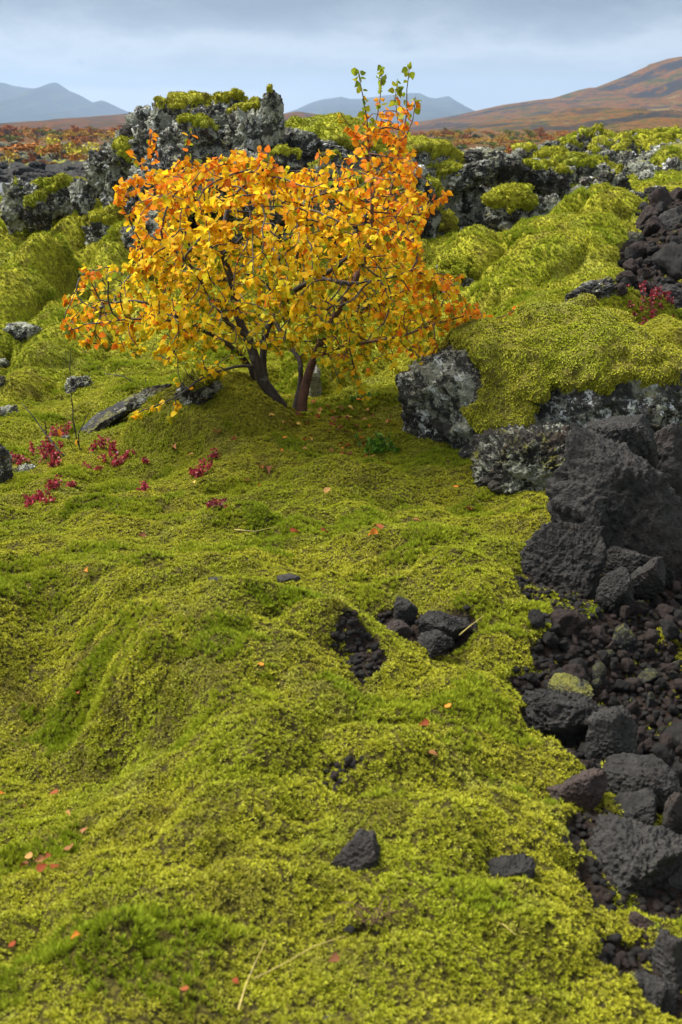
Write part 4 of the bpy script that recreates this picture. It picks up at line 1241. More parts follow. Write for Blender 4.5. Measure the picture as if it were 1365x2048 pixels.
# ------------------------------------------------------------------ red leaved dwarf shrubs
REDC = np.array([(.34, .025, .045), (.42, .045, .07), (.24, .022, .035), (.36, .06, .05)]); DRK = np.array([(.15, .02, .03), (.20, .03, .04)])
REDM = mat_col('red_leaf', .5, .3)
BARKD = mat_bark('twig_bark', (.012, .010, .009), (.05, .04, .034))


def red_plant(px, py, w, h, label, dark=.15, seed=1, n=None):
    g = hit(px, py + h * .3, False); D = g[1]
    r = np.random.default_rng(seed); s = D / FPX
    root = empty('bilberry_shrub', (g[0], g[1], ground_z(g[0], g[1])[0])); tag(root, label, 'shrub')
    W, Hh = w / 2 * s, h * s
    sb = Bag(); fb = Bag()
    ns = max(4, int(w / 5))
    for i in range(ns):
        a = r.uniform(0, 6.283); q = math.sqrt(r.random()) * W
        bx, by = q * math.cos(a), q * math.sin(a) * .8
        z0 = ground_z(g[0] + bx, g[1] + by)[0] - root.location.z
        hh = Hh * r.uniform(.45, 1.) * (1 - .45 * (q / W) ** 2)
        pts = [(bx * .85, by * .85, z0 - .01)]
        for k in range(1, 5):
            t = k / 4; pts.append((bx * .85 + (bx * .3 + r.normal() * .006) * t, by * .85 + (by * .3 + r.normal() * .006) * t, z0 + hh * t))
        pts = np.array(pts); V, F = tube(pts, np.linspace(.0016, .0008, 5), 4); sb.add(V, F)
        for k in range(r.integers(14, 22)):
            t = r.uniform(.3, 1); p = np.array([np.interp(t, np.linspace(0, 1, 5), pts[:, j]) for j in range(3)]) + r.normal(size=3) * .006
            d = r.normal(size=3) + (0, 0, .5)
            c = DRK[r.integers(2)] if r.random() < dark else REDC[r.integers(4)]
            lv = leaf_v(p, d, r.uniform(0, 6.28), r.uniform(.008, .014), r, .5); fb.add(lv * 1., LEAF_F, c * r.uniform(.8, 1.2))
    sb.build('twigs', BARKD, root); fb.build('leaves', REDM, root)


for i, (x, y, w, h, d, lab) in enumerate([
        (125, 862, 66, 40, .25, 'red bilberry shrub beside the white stone at the end of the dark slab'), (88, 908, 84, 46, .15, 'large crimson bilberry shrub behind the bare twigs'), (28, 928, 46, 22, .3, 'dull red bilberry patch beside the tall white rock'),
        (102, 920, 40, 30, .1, 'crimson shrub just below the crossing bare twig'), (108, 942, 30, 22, .3, 'small dark red shrub right of the white-topped stone'), (208, 905, 56, 34, .1, 'bright crimson shrub right of the bare twigs, upper of two'), (230, 925, 50, 28, .1, 'bright crimson shrub right of the bare twigs, lower of two'),
        (258, 916, 24, 20, .1, 'tiny crimson tuft at the right end of the crimson pair'), (184, 944, 34, 16, .2, 'small red shrub low beneath the crimson pair'), (297, 931, 16, 14, .2, 'single tiny red sprig in plain moss above the wide meadow'), (78, 1003, 70, 34, .08, 'brightest red shrub low at the left of the meadow'), (112, 990, 44, 28, .1, 'red shrub touching the brightest shrub'),
        (145, 988, 24, 14, .2, 'tiny red sprig right of the brightest shrub'), (293, 996, 26, 26, .1, 'small round crimson shrub alone in the meadow'), (405, 950, 50, 34, .12, 'crimson shrub in front of the moss hillock below the birch'), (432, 926, 22, 20, .5, 'dark red sprig behind the shrub by the moss hillock'), (440, 1020, 44, 28, .75, 'brownish red withered shrub in the middle of the meadow'),
        (1278, 610, 84, 32, .6, 'dark crimson bush below the upper rubble'), (1335, 610, 56, 24, .65, 'dark red bush beside the black rock at the right edge')]):
    red_plant(x, y, w, h, lab, d, 60 + i)

# bare dead twigs at the left
def twig(name, label, cat, paths, r0, mat=BARKD, leaves=()):
    D = paths[0][0][2]; root = empty(name, at(*paths[0][0])); tag(root, label, cat); rl = np.array(root.location)
    b = Bag()
    for pth in paths:
        P_ = np.array([at(*q) for q in pth]) - rl
        t = np.linspace(0, 1, len(P_)); tt = np.linspace(0, 1, len(P_) * 4)
        P2 = np.stack([np.interp(tt, t, P_[:, j]) for j in range(3)], -1); P2 += .004 * np.stack([fbm(P2 * 14 + 7 * j, 2) for j in range(3)], -1)
        V, F = tube(P2, np.linspace(r0, r0 * .35, len(tt)), 5); b.add(V, F); r0 *= .8
    b.build('twigs', mat, root)
    if leaves:
        f = Bag()
        for x, y, d_, c in leaves:
            f.add(leaf_v(at(x, y, d_) - rl, tr.normal(size=3) + (0, 0, -.3), tr.uniform(0, 6), .034, tr), LEAF_F, c)
        f.build('leaves', LEAF, root)


TG = hit(165, 918, False)[1]
twig('dead_shrub', 'bare black upright twigs beside the red shrubs', 'shrub', [[(168, 920, TG), (155, 880, TG), (146, 840, TG), (143, 790, TG), (141, 735, TG), (143, 690, TG)], [(160, 905, TG), (158, 870, TG), (168, 845, TG), (178, 825, TG)], [(155, 880, TG), (150, 850, TG), (152, 835, TG)], [(150, 915, TG), (140, 880, TG), (128, 855, TG)]], .0036, leaves=[(122, 860, TG, (.6, .2, .02)), (150, 885, TG, (.7, .35, .02))])
TG2 = hit(148, 925, False)[1]
twig('dead_shrub', 'long bare twig leaning left over the red shrubs', 'shrub', [[(148, 925, TG2), (120, 905, TG2), (100, 880, TG2 + .05), (80, 850, TG2 + .1), (60, 825, TG2 + .12), (45, 806, TG2 + .15)], [(92, 868, TG2 + .05), (90, 840, TG2 + .05)], [(148, 925, TG2), (125, 950, TG2 - .1), (100, 970, TG2 - .2)]], .005)
TG3 = hit(290, 778, False)[1]
twig('dead_shrub', 'thin bare branch lying above the dark rock by the birch', 'shrub', [[(292, 778, TG3), (270, 768, TG3), (248, 752, TG3), (210, 748, TG3 + .1)], [(290, 776, TG3), (291, 755, TG3)]], .005)
# dry grass
STRAW = mat_bark('straw', (.35, .27, .06), (.45, .36, .10))
for lab, pts in (('long pale grass stalk lying across the bottom moss', [(510, 1990), (570, 1962), (630, 1938), (690, 1905)]), ('upright pale grass stalk at the bottom edge', [(478, 2060), (495, 2010), (512, 1960), (534, 1912)]), ('short dry stalk beside the stone in the pit', [(918, 1287), (940, 1274), (966, 1260)]),
                 ('short pale stalk in the moss at the lower right', [(985, 1880), (1005, 1900), (1028, 1925)]), ('thin dry stalk lying in the meadow', [(470, 1072), (510, 1084), (555, 1072)])):
    Q = [hit(*q, detail=False) for q in pts]
    o = bpy.data.objects.new('x', None)
    V, F = tube(np.array(Q) - Q[0] + [(0, 0, .022 + .012 * math.sin(math.pi * i / 3)) for i in range(len(Q))], np.linspace(.0016, .0007, len(Q)) * (1 if Q[0][1] < 2.5 else 1.6), 4)
    o = mesh_np('grass_stalk', V, F, STRAW); o.location = Q[0]; tag(o, lab, 'grass stalk')
q0 = hit(760, 1862, False)
for j in range(1):
    b = Bag(); r = np.random.default_rng(5)
    for k in range(14):
        s0 = r.normal(size=3) * (.02, .012, 0); e0 = s0 + r.normal(size=3) * (.03, .02, .0) + (0, 0, .02)
        V, F = tube(np.array([s0, (s0 + e0) / 2 + (0, 0, .01), e0]), [.0012, .001, .0006], 3); b.add(V, F)
    o = b.build('heather_sprig', BARK_RED); o.location = q0 + (0, 0, .012); tag(o, 'withered reddish sprig in the foreground moss', 'sprig')

# ------------------------------------------------------------------ fallen leaves
FAL = {'tan': (.42, .24, .08), 'rust': (.26, .075, .03), 'brown': (.17, .07, .035), 'yellow': (.62, .42, .10), 'red': (.24, .055, .02), 'pink': (.26, .12, .05), 'orange': (.60, .20, .03)}
FLM = mat_col('fallen_leaf', .75, .2, spec=.08, vary=.35)
spots = [(545, 846, 'yellow', 1.1, 'round pale yellow leaf on the moss hillock under the stems'), (435, 886, 'tan', 1.6, 'largest tan leaf, caught in a dent of the moss hillock'), (655, 885, 'rust', 1.3, 'curled rust leaf right below the birch stem'), (524, 946, 'rust', 1.6, 'dark rust leaf in the small heap beyond the crimson shrub'), (540, 950, 'brown', 1.2, 'brown leaf at the right of the small heap'),
         (348, 912, 'pink', 1.3, 'pinkish leaf left of the crimson shrub by the hillock'), (382, 918, 'yellow', 1., 'pale leaf just above the crimson shrub'), (495, 965, 'tan', 1.2, 'twisted tan leaf between shrub and leaf heap'), (388, 982, 'yellow', .9, 'small pale leaf under the crimson shrub'), (655, 1003, 'tan', 1.2, 'tan leaf right of the meadow middle'), (590, 1080, 'red', 1.2, 'red leaf in the middle of the meadow, left one'),
         (650, 1072, 'red', 1.1, 'red leaf in the middle of the meadow, right one'), (757, 1086, 'rust', 1.2, 'rust leaf near the far edge of the pit mound'), (749, 1104, 'orange', 1.1, 'small orange leaf beneath the rust leaf'), (940, 1026, 'rust', 1.1, 'narrow rust leaf near the foot of the boulder'), (912, 992, 'orange', .8, 'tiny orange leaf near the boulder foot'), (875, 974, 'red', .9, 'tiny red leaf beside the boulder foot'),
         (833, 1062, 'pink', .8, 'pale pink leaf in the meadow before the black wedge'), (285, 1075, 'brown', 1., 'brown leaf left of the withered shrub'), (385, 1036, 'rust', 1., 'rust leaf beside the withered shrub'), (172, 1168, 'orange', 1., 'orange leaf on the left moss slope'), (523, 1346, 'orange', .8, 'upright orange leaf in the green moss below the crest'), (895, 1433, 'orange', 1., 'upright orange leaf left of the broad black rock'),
         (850, 1462, 'red', 1.1, 'red leaf in the moss left of the broad black rock'), (866, 1506, 'pink', 1., 'pink leaf below the red leaf'), (158, 1396, 'rust', .9, 'rust leaf in the dark hollow'), (124, 1397, 'brown', .8, 'brown leaf in the dark hollow'), (6, 1602, 'orange', 1., 'orange leaf at the left edge'), (110, 1611, 'rust', 1.25, 'wide red-brown leaf standing in the lower hollow'), (48, 1621, 'brown', .6, 'tiny brown leaf left of the wide red-brown leaf'),
         (138, 1655, 'tan', .7, 'small tan leaf below the wide red-brown leaf'), (169, 1673, 'pink', 1., 'folded pink leaf on the hollow edge'), (140, 1705, 'pink', 1.3, 'broad dull pink leaf in the lower left'), (60, 1735, 'tan', 1., 'curled tan leaf at the left of the leaf group'), (50, 1742, 'brown', .9, 'dark leaf tucked under the curled tan leaf'), (83, 1749, 'pink', .9, 'pale round leaf in the middle of the leaf group'),
         (100, 1736, 'rust', .9, 'round rust leaf atop the leaf group'), (86, 1767, 'red', 1.1, 'dark red leaf lowest in the leaf group'), (112, 1765, 'red', 1.1, 'red leaf at the right of the leaf group'), (28, 1920, 'red', .8, 'red leaf near the bottom left corner'), (160, 1922, 'orange', .9, 'bright orange leaf near the bottom left'), (472, 1974, 'red', .6, 'tiny red leaf beside the lying stalk'), (371, 2022, 'rust', .8, 'rust leaf at the bottom edge'),
         (670, 1935, 'brown', .9, 'brown withered leaf beyond the tip of the lying stalk'), (618, 850, 'yellow', 1., 'pale leaf under the red-brown stem'), (600, 845, 'rust', 1., 'rust leaf at the foot of the red-brown stem'), (640, 830, 'tan', 1.1, 'tan leaf right of the stem foot'), (680, 830, 'tan', 1.6, 'broad tan leaf right of the birch foot'), (665, 880, 'red', 1.2, 'red leaf right of the curled rust leaf'), (598, 872, 'yellow', .8, 'small yellow leaf below the stem foot'),
         (622, 898, 'yellow', .8, 'small pale leaf in the moss below the birch'), (610, 918, 'tan', .9, 'tan leaf below the birch, lower middle'), (570, 900, 'orange', .8, 'orange leaf on the right flank of the hillock'), (700, 862, 'yellow', .9, 'yellow leaf halfway to the boulder'), (730, 848, 'tan', 1., 'tan leaf near the green plants by the boulder'), (745, 935, 'tan', .8, 'tan leaf in the moss left of the boulder'), (520, 985, 'orange', .7, 'tiny orange leaf below the leaf heap'), (470, 905, 'rust', .9, 'rust leaf low on the hillock')]
for x, y, c, sz, lab in spots:
    g = hit(x, y, False); r = np.random.default_rng(int(x * 7 + y))
    V = leaf_v(np.zeros(3), np.array([r.normal(), r.normal() * .7, r.uniform(.0, .5)]), r.uniform(-.5, .5), .027 * sz * (1 if g[1] > 3 else .68), r, 2.)
    o = mesh_np('fallen_leaf', V - V.mean(0), LEAF_F, FLM, attrs={'col': np.tile(np.array(FAL[c]) * r.uniform(.85, 1.15), (len(V), 1))})
    o.location = (g[0], g[1], ground_z(g[0], g[1])[0] + .016 + .002 * min(g[1], 6)); tag(o, lab, 'leaf', 'fallen birch leaves')
r = np.random.default_rng(77); made = 0
while made < 60:
    px, py = r.normal(660, 80), r.uniform(815, 940)
    if not (560 < px < 785) or r.random() < (py - 815) / 160: continue
    g = hit(px, py, False)
    V = leaf_v(np.zeros(3), np.array([r.normal(), r.normal(), r.uniform(-.1, .3)]), r.uniform(-.5, .5), r.uniform(.018, .032), r, 2.)
    o = mesh_np('fallen_leaf', V - V.mean(0), LEAF_F, FLM, attrs={'col': np.tile(np.array(list(FAL.values())[r.integers(7)]) * r.uniform(.7, 1.1), (len(V), 1))})
    o.location = (g[0], g[1], ground_z(g[0], g[1])[0] + .022); tag(o, 'small withered leaf among many on the moss between birch and boulder', 'leaf', 'fallen leaves strewn under the birch'); made += 1

# green leafy plant by the boulder
GRNM = mat_col('green_leaf', .5, .3)
for i, (x, y, w, h, lab) in enumerate([(762, 890, 56, 50, 'small fresh green leafy plant against the boulder'), (735, 800, 40, 26, 'low green leafy plant under the right branches of the birch')]):
    g = hit(x, y + h * .4, False); s = g[1] / FPX; rr = np.random.default_rng(300 + i)
    root = empty('green_plant', g); tag(root, lab, 'plant'); f = Bag(); sb = Bag()
    for k in range(26):
        bx, by = rr.normal() * w * s * .28, rr.normal() * w * s * .2; hh = h * s * rr.uniform(.3, .9)
        V, F = tube(np.array([(bx, by, -.01), (bx * 1.1, by * 1.1, hh * .5), (bx * 1.2, by * 1.2, hh)]), [.0014, .0012, .0007], 3); sb.add(V, F)
        for q in range(7):
            t = rr.uniform(.3, 1); f.add(leaf_v(np.array([bx * (1 + .2 * t), by * (1 + .2 * t), hh * t]), rr.normal(size=3) + (0, 0, .4), rr.uniform(0, 6), rr.uniform(.014, .024), rr, .6), LEAF_F, np.array((.10, .22, .015)) * rr.uniform(.6, 1.4))
    sb.build('stalks', GRNM); bpy.context.scene.objects[-1] if False else None
    f.build('leaves', GRNM, root)
for o in list(COL.objects):
    if o.name.startswith('stalks') and o.parent is None: o.parent = [e for e in COL.objects if e.name.startswith('green_plant')][0 if o.name == 'stalks' else 1]

# ------------------------------------------------------------------ far things
# hills: profile in photo px, distance
def hill(name, prof, D, base_y, mat, label, depth=.5, rough=.05, seed=0, cliff_th=.55, nx=260, nt=90, zlow=-1.2, terr=0.):
    px = np.array([p[0] for p in prof], float); py = np.array([p[1] for p in prof], float)
    xs = np.linspace(px[0], px[-1], nx); top = np.interp(xs, px, py)
    xw = (xs - W_PX / 2) * D / FPX
    zt = CAM_H + (HORIZON - top) * D / FPX
    zt = zt + rough * (zt - zlow) * fbm(np.stack([xw / D * 60, 0 * xw + seed, 0 * xw], -1), 6, .6) * .5
    t = np.concatenate([np.linspace(0, 1, nt), np.linspace(1.02, 1.6, 14)])
    Yd = D * (1 - depth) + t * depth * D
    XX = xw[None] * np.ones(len(t))[:, None]; YY = Yd[:, None] * np.ones(nx)[None]
    f = np.where(t <= 1, t ** 1.15, 1 - (t - 1) * 1.2)[:, None]
    q = np.stack([XX / D * 14, YY / D * 14, np.full_like(XX, seed)], -1).reshape(-1, 3)
    nz_ = fbm(q, 5).reshape(XX.shape)
    edge = np.clip((1 - t) * 7, 0, 1)[:, None]
    f = f + .14 * edge * nz_ * np.clip(1.05 - np.abs(f), 0, 1) * np.clip(t * 6, 0, 1)[:, None]
    cl = np.zeros_like(XX)
    if terr:
        u = f * terr + .9 * fbm(q * .5 + 3, 3).reshape(XX.shape); fr = u - np.floor(u)
        sh = sstep(.30, .62, fr); st_ = np.floor(u) + sh
        f2 = (st_ - .9 * fbm(q * .5 + 3, 3).reshape(XX.shape)) / terr
        wgt = sstep(-.1, .35, fbm(q * .7 + 9, 3).reshape(XX.shape)) * np.clip((f - .25) * 4, 0, 1)
        f = f + (f2 - f) * wgt * .8 * edge
        cl = wgt * sstep(.22, .36, fr) * (1 - sstep(.58, .72, fr))
    else:
        cl = sstep(cliff_th, cliff_th + .2, ridged(q * 1.5, 3).reshape(XX.shape) * .5)
    Z = zlow + (zt[None] - zlow) * f
    V = np.stack([XX, YY, Z], -1).reshape(-1, 3)
    nr = len(t); qd = (np.arange(nr - 1)[:, None] * nx + np.arange(nx - 1)[None]).ravel()
    o = mesh_np(name, V, np.stack([qd, qd + 1, qd + 1 + nx, qd + nx], -1), mat, attrs={'cliff': cl.ravel()})
    tag(o, label, 'hill' if 'hill' in name else 'mountain', kind='structure')
    return o


AUT = [(.20, (.040, .048, .014)), (.36, (.11, .070, .018)), (.48, (.20, .070, .018)), (.58, (.13, .044, .016)), (.68, (.17, .085, .022)), (.82, (.21, .14, .045))]
H1 = mat_hill('autumn_slope', AUT, (.018, .016, .020), .05)
H2 = mat_hill('autumn_foothill', [(.20, (.04, .050, .012)), (.36, (.13, .085, .017)), (.48, (.22, .085, .019)), (.58, (.15, .050, .016)), (.68, (.17, .11, .03)), (.82, (.22, .16, .05))], (.022, .021, .020), .10)
H3 = mat_hill('haze_tinted_mountain', [(.35, (.018, .022, .028)), (.65, (.034, .036, .04))], (.03, .03, .03), .004, rocks=False)  # part of the blue fade of distant air is put into this colour
H4 = mat_hill('red_heath', [(.25, (.06, .042, .013)), (.45, (.14, .052, .017)), (.58, (.18, .060, .017)), (.78, (.13, .07, .024))], (.03, .03, .03), .07)
hill('hill', [(760, 262), (820, 246), (860, 240), (905, 232), (985, 215), (1050, 206), (1080, 203), (1130, 188), (1150, 184), (1160, 184), (1205, 167), (1215, 163), (1250, 148), (1258, 143), (1290, 134), (1330, 128), (1365, 126), (1460, 128), (1600, 140)], 900, 262, H1, 'long hill with dark rock bands and rusty slopes on the right', .55, .006, 3, terr=5.)
hill('hill', [(760, 272), (850, 262), (930, 250), (1030, 238), (1090, 228), (1120, 220), (1150, 218), (1195, 219), (1200, 226), (1240, 222), (1280, 232), (1330, 240), (1420, 238), (1600, 250)], 420, 272, H2, 'low rolling orange and olive foothill below the long hill', .62, .02, 8, terr=3.)
hill('hill', [(0, 268), (60, 262), (110, 256), (130, 250), (150, 245), (180, 240), (230, 234), (280, 230), (340, 236), (560, 232), (600, 226), (640, 232), (700, 244), (800, 256), (860, 266)], 700, 262, H4, 'low rust-red heath hill behind the outcrop on the left', .6, .03, 14)
hill('hill', [(-60, 262), (0, 256), (20, 255), (45, 258), (55, 252), (75, 249), (100, 249), (112, 254), (130, 262)], 1100, 262, mat_hill('drab_knoll', [(.35, (.06, .055, .03)), (.65, (.12, .10, .05))], (.03, .03, .03), .02), 'small drab knoll in front of the left mountain', .4, .03, 15)
hill('mountain', [(-240, 215), (-160, 190), (-100, 178), (-40, 176), (0, 181), (15, 179), (28, 176), (40, 174), (52, 176), (75, 182), (90, 184), (106, 185), (118, 184), (135, 177), (145, 175), (152, 176), (162, 183), (175, 191), (192, 197), (200, 203), (212, 211), (222, 209), (232, 207), (242, 209), (255, 217), (272, 224), (290, 230), (330, 244), (380, 262)], 3200, 262, H3, 'hazy blue mountain with two peaks on the left', .35, .035, 20, nt=60)
hill('mountain', [(540, 262), (575, 230), (600, 222), (625, 211), (645, 205), (668, 203), (682, 200), (700, 204), (722, 204), (745, 201), (770, 197), (800, 195), (830, 194), (848, 201), (862, 203), (885, 199), (897, 207), (912, 222), (930, 238), (960, 262)], 3500, 262, H3, 'hazy blue mountain ridge beyond the birch tip', .35, .03, 24, nt=60)

# conifer strip on the red hill: one far wood
b = Bag(); r = np.random.default_rng(9)
for k in range(420):
    if k < 200: px = r.uniform(150, 258); top = np.interp(px, [150, 180, 230, 258], [246, 240, 234, 233]) + r.uniform(0, 5); D = 660
    else: px = r.uniform(110, 225); top = np.interp(px, [110, 140, 170, 225], [262, 252, 253, 248]) + r.uniform(2, 12); D = 600
    p = at(px, top, D); hh = r.uniform(1.8, 3.4) * 1.2; w = hh * .28
    a = np.linspace(0, 6.283, 6)[:5]
    V = [p + (0, 0, 0)] + [p + (w * math.cos(t) * r.uniform(.7, 1.2), w * math.sin(t), -hh * r.uniform(.85, 1.1)) for t in a]
    b.add(np.array(V), np.array([(0, 1 + i, 1 + (i + 1) % 5) for i in range(5)]), np.array((.022, .042, .026)) * r.uniform(.7, 1.4))
tag(b.build('conifer_wood', mat_col('conifer', .9, 0), smooth=False), 'dark strip of distant conifer wood on the red hill', 'wood', kind='stuff')

# bushes of the heath
def bush_mesh(seed, n=420, flat=.65):
    r = np.random.default_rng(seed); b = Bag(); c = r.normal(size=(7, 3)) * (.42, .42, .22) + (0, 0, .45)
    for k in range(n):
        q = c[r.integers(7)]; d = r.normal(size=3); d /= np.linalg.norm(d)
        p = q + d * (.34 * r.random() ** .4) * (1, 1, flat); p[2] = abs(p[2])
        M = frame(r.normal(size=3) + (0, 0, .3), r.uniform(0, 6), r); s = r.uniform(.05, .11)
        b.add((np.array([(-.6, 0, 0), (.6, 0, 0), (.45, 1, .1), (-.45, 1, .1)]) * s) @ M + p, np.array([(0, 1, 2, 3)]))
    return np.vstack(b.V), np.vstack(b.F), None


def mat_bush(name, a, c):
    m, nt, bb, out = new_mat(name); g = G(nt)
    pos = g.n('ShaderNodeNewGeometry').outputs['Position']
    g.put(bb.inputs['Base Color'], g.mix(g.noise(pos, 4, 4, .7), a, c)); bb.inputs['Roughness'].default_value = .8; bb.inputs['Specular IOR Level'].default_value = .1
    return m


BM = {'orange': mat_bush('orange_bush', (.24, .085, .014), (.42, .17, .025)), 'yellow': mat_bush('yellow_bush', (.34, .29, .018), (.50, .42, .035)), 'green': mat_bush('green_bush', (.07, .09, .012), (.16, .17, .02)), 'rust': mat_bush('rust_bush', (.17, .052, .016), (.30, .10, .022)), 'gold': mat_bush('gold_bush', (.32, .19, .016), (.46, .29, .03)), 'dark': mat_bush('dark_green_bush', (.018, .035, .018), (.04, .07, .03))}
bmesh_cache = {}


def twigs_mesh(seed):
    r = np.random.default_rng(seed); b = Bag()
    for k in range(9):
        a = r.uniform(0, 6.283); e = np.array([math.cos(a) * .5, math.sin(a) * .5, r.uniform(.5, .8)])
        V, F = tube(np.array([(0, 0, -.1), e * .5 + (0, 0, .05), e]), [.03, .02, .008], 4); b.add(V, F)
    return b


tw_me = [twigs_mesh(40 + k).build('branches', BARKD, link=False).data for k in range(3)]


def heath_bush(px, py, w, h, c, label, D=None, group='autumn bushes on the lava plain'):
    if D is None: D = 1.75 * FPX * 1.08 / (py + h * .5 - HORIZON + 1)
    g = at(px, py + h * .5, D)
    s = g[1] / FPX
    k = (c, random.randrange(4))
    if k not in bmesh_cache:
        V, F, _ = bush_mesh(hash(c) % 97 if False else sum(map(ord, c)) + k[1]); bmesh_cache[k] = mesh_np('leaves', V, F, BM[c], smooth=False, link=False).data
    root = empty('heath_bush', g - (0, 0, .1)); root.scale = (w * s / 1.45, w * s / 1.45, h * s / .72); tag(root, label, 'bush', group)
    for nm, me in (('leaves', bmesh_cache[k]), ('branches', random.choice(tw_me))):
        o = bpy.data.objects.new(nm, me); COL.objects.link(o); o.parent = root


for a in [(55, 303, 110, 22, 'orange', 'broad orange bush, farthest left of the big bushes on the plain'), (140, 300, 70, 30, 'yellow', 'tallest yellow-green bush in the middle of the left plain'), (110, 308, 60, 26, 'orange', 'orange bush left of the tall yellow bush'), (156, 296, 34, 20, 'orange', 'round orange bush behind the tall yellow bush'),
          (215, 300, 60, 20, 'yellow', 'yellow bush nearest the outcrop on the plain'), (185, 312, 60, 20, 'gold', 'golden bush in front of the yellow bush near the outcrop'), (12, 318, 50, 24, 'gold', 'golden bush at the left edge of the plain'), (62, 325, 24, 20, 'rust', 'small rust bush above the black bank, left'), (105, 328, 32, 16, 'rust', 'small rust bush above the black bank, right'),
          (160, 318, 40, 20, 'orange', 'orange bush under the tall yellow bush'), (238, 300, 24, 14, 'orange', 'small orange bush touching the outcrop edge'), (80, 330, 26, 12, 'gold', 'little golden bush between the two small rust bushes')]:
    heath_bush(*a)
for a in [(1035, 300, 40, 26, 'rust', 'rust-red bush behind the roof-like slab', 24), (1068, 302, 56, 30, 'green', 'olive green bush beside the rust-red bush', 24), (1358, 268, 30, 42, 'yellow', 'yellow-green bush on the skyline at the right edge', 24), (1098, 300, 24, 12, 'gold', 'small golden bush right of the olive bush', 26)]:
    heath_bush(*a[:6], D=a[6], group=None)
r = np.random.default_rng(31)
for k in range(95):
    px = r.uniform(-10, 270); py = r.uniform(260, 285); c = ['rust', 'orange', 'rust', 'gold', 'green'][r.integers(5)]
    heath_bush(px, py, r.uniform(20, 46), r.uniform(7, 12), c, 'low rusty bush in the belt of scrub before the left hills', D=r.uniform(120, 260), group='scrub belt on the left plain')
for k in range(90):
    px = r.uniform(840, 1365); py = r.uniform(262, 280); c = ['rust', 'orange', 'dark', 'gold', 'green'][r.integers(5)]
    heath_bush(px, py, r.uniform(14, 34), r.uniform(5, 9), c, 'low bush in the belt of scrub below the right hill', D=r.uniform(120, 250), group='scrub belt below the right hill')

for k in range(72):
    px = r.uniform(820, 1190); py = r.uniform(272, 306); c = ['rust', 'orange', 'green', 'gold', 'green', 'dark'][r.integers(6)]
    heath_bush(px, py, r.uniform(18, 44), r.uniform(6, 12), c, 'low autumn bush on the lava plain beyond the broken ridge', group='scrub on the right plain')

# rocks of the black bank and the far lava field
ROCKFAR = [mesh_np('lava_rock', *(lambda t: (t[1], t[2]))(rock_shape((1, .8, .6), 700 + k, 4, **AA)), BLACK if k < 3 else BLACKMOSS, link=False).data for k in range(6)]
for k in range(70):
    px, py = r.uniform(-20, 180), r.uniform(340, 372); g = hit(px, py, False)
    if g[1] < 34 or g[1] > 70: continue
    o = bpy.data.objects.new('lava_rock', ROCKFAR[r.integers(3)]); COL.objects.link(o); o.location = (g[0], g[1], ground_z(g[0], g[1])[0]); s = r.uniform(.1, .42); o.scale = (s * 1.3, s, s)
    o.rotation_euler = (r.uniform(-.4, .4), r.uniform(-.4, .4), r.uniform(0, 6)); tag(o, 'black stone of the dark bank behind the grey road at the left', 'rock', 'stones of the black bank')
for k in range(120):
    left = k < 40
    px, py = (r.uniform(0, 250), r.uniform(284, 338)) if left else (r.uniform(830, 1180), r.uniform(284, 306)); D = (r.uniform(52, 120) if left else r.uniform(30, 90))
    x = (px - W_PX / 2) * D / FPX; z = ground_z(x, D)[0]
    o = bpy.data.objects.new('lava_rock', ROCKFAR[3 + r.integers(3)]); COL.objects.link(o); o.location = (x, D, z + .05); s = r.uniform(.2, .55) * D / 70; o.scale = (s * 1.3, s, s * .8)
    o.rotation_euler = (r.uniform(-.3, .3), r.uniform(-.3, .3), r.uniform(0, 6))
    tag(o, 'dark lump in the far lava field left of the outcrop' if left else 'dark lump in the far lava field right of the birch', 'rock', 'lava lumps of the left plain' if left else 'lava lumps of the right plain')

# grey road at the left
m, nt, b_, out = new_mat('road_asphalt'); g = G(nt); pos = g.n('ShaderNodeNewGeometry').outputs['Position']
g.put(b_.inputs['Base Color'], g.mix(g.noise(pos, 6, 6, .7), (.10, .11, .125), (.15, .16, .175))); b_.inputs['Roughness'].default_value = .85; b_.inputs['Specular IOR Level'].default_value = .1
xs = np.linspace(-40, 8, 97); V = []; zc = ground_z(xs, xs * 0 + 32.)
zc = np.convolve(np.pad(zc, 6, 'edge'), np.ones(13) / 13, 'valid') + .10
for x, z in zip(xs, zc): V += [(x, 29.5, z - .3), (x, 29.6, z), (x, 34.4, z + .02), (x, 34.6, z - .3)]
F = [(i * 4 + j, i * 4 + j + 4, i * 4 + j + 5, i * 4 + j + 1) for i in range(96) for j in range(3)]
tag(mesh_np('road', np.array(V), np.array(F)[:, ::-1], m, smooth=False), 'pale grey road behind the mossy rocks at the left edge', 'road', kind='structure')

# red and white board far right
rb = empty('roadside_board', at(1254, 293, 22)); tag(rb, 'small red and white board seen between mossy rocks at the right', 'board')
for nm, c, z0, z1, x0, x1 in (('red_panel', (.55, .03, .06), .05, .12, -.075, .075), ('white_panel', (.75, .75, .78), -.05, .0485, -.06, .06), ('post', (.3, .3, .3), -.5, -.0515, -.015, .015)):
    bm = bmesh.new(); bmesh.ops.create_cube(bm, size=1)
    for v in bm.verts: v.co = ((x0 + x1) / 2 + v.co.x * (x1 - x0), v.co.y * .03, (z0 + z1) / 2 + v.co.z * (z1 - z0))
    bmesh.ops.bevel(bm, geom=bm.edges[:], offset=.004, segments=1, affect='EDGES')
    me = bpy.data.meshes.new(nm); bm.to_mesh(me); bm.free()
    m, nt, b_, out = new_mat(nm); g = G(nt); g.put(b_.inputs['Base Color'], g.mix(g.noise(g.n('ShaderNodeTexCoord').outputs['Object'], 20, 3), c, tuple(k * .8 for k in c)))
    me.materials.append(m); o = bpy.data.objects.new(nm, me); COL.objects.link(o); o.parent = rb

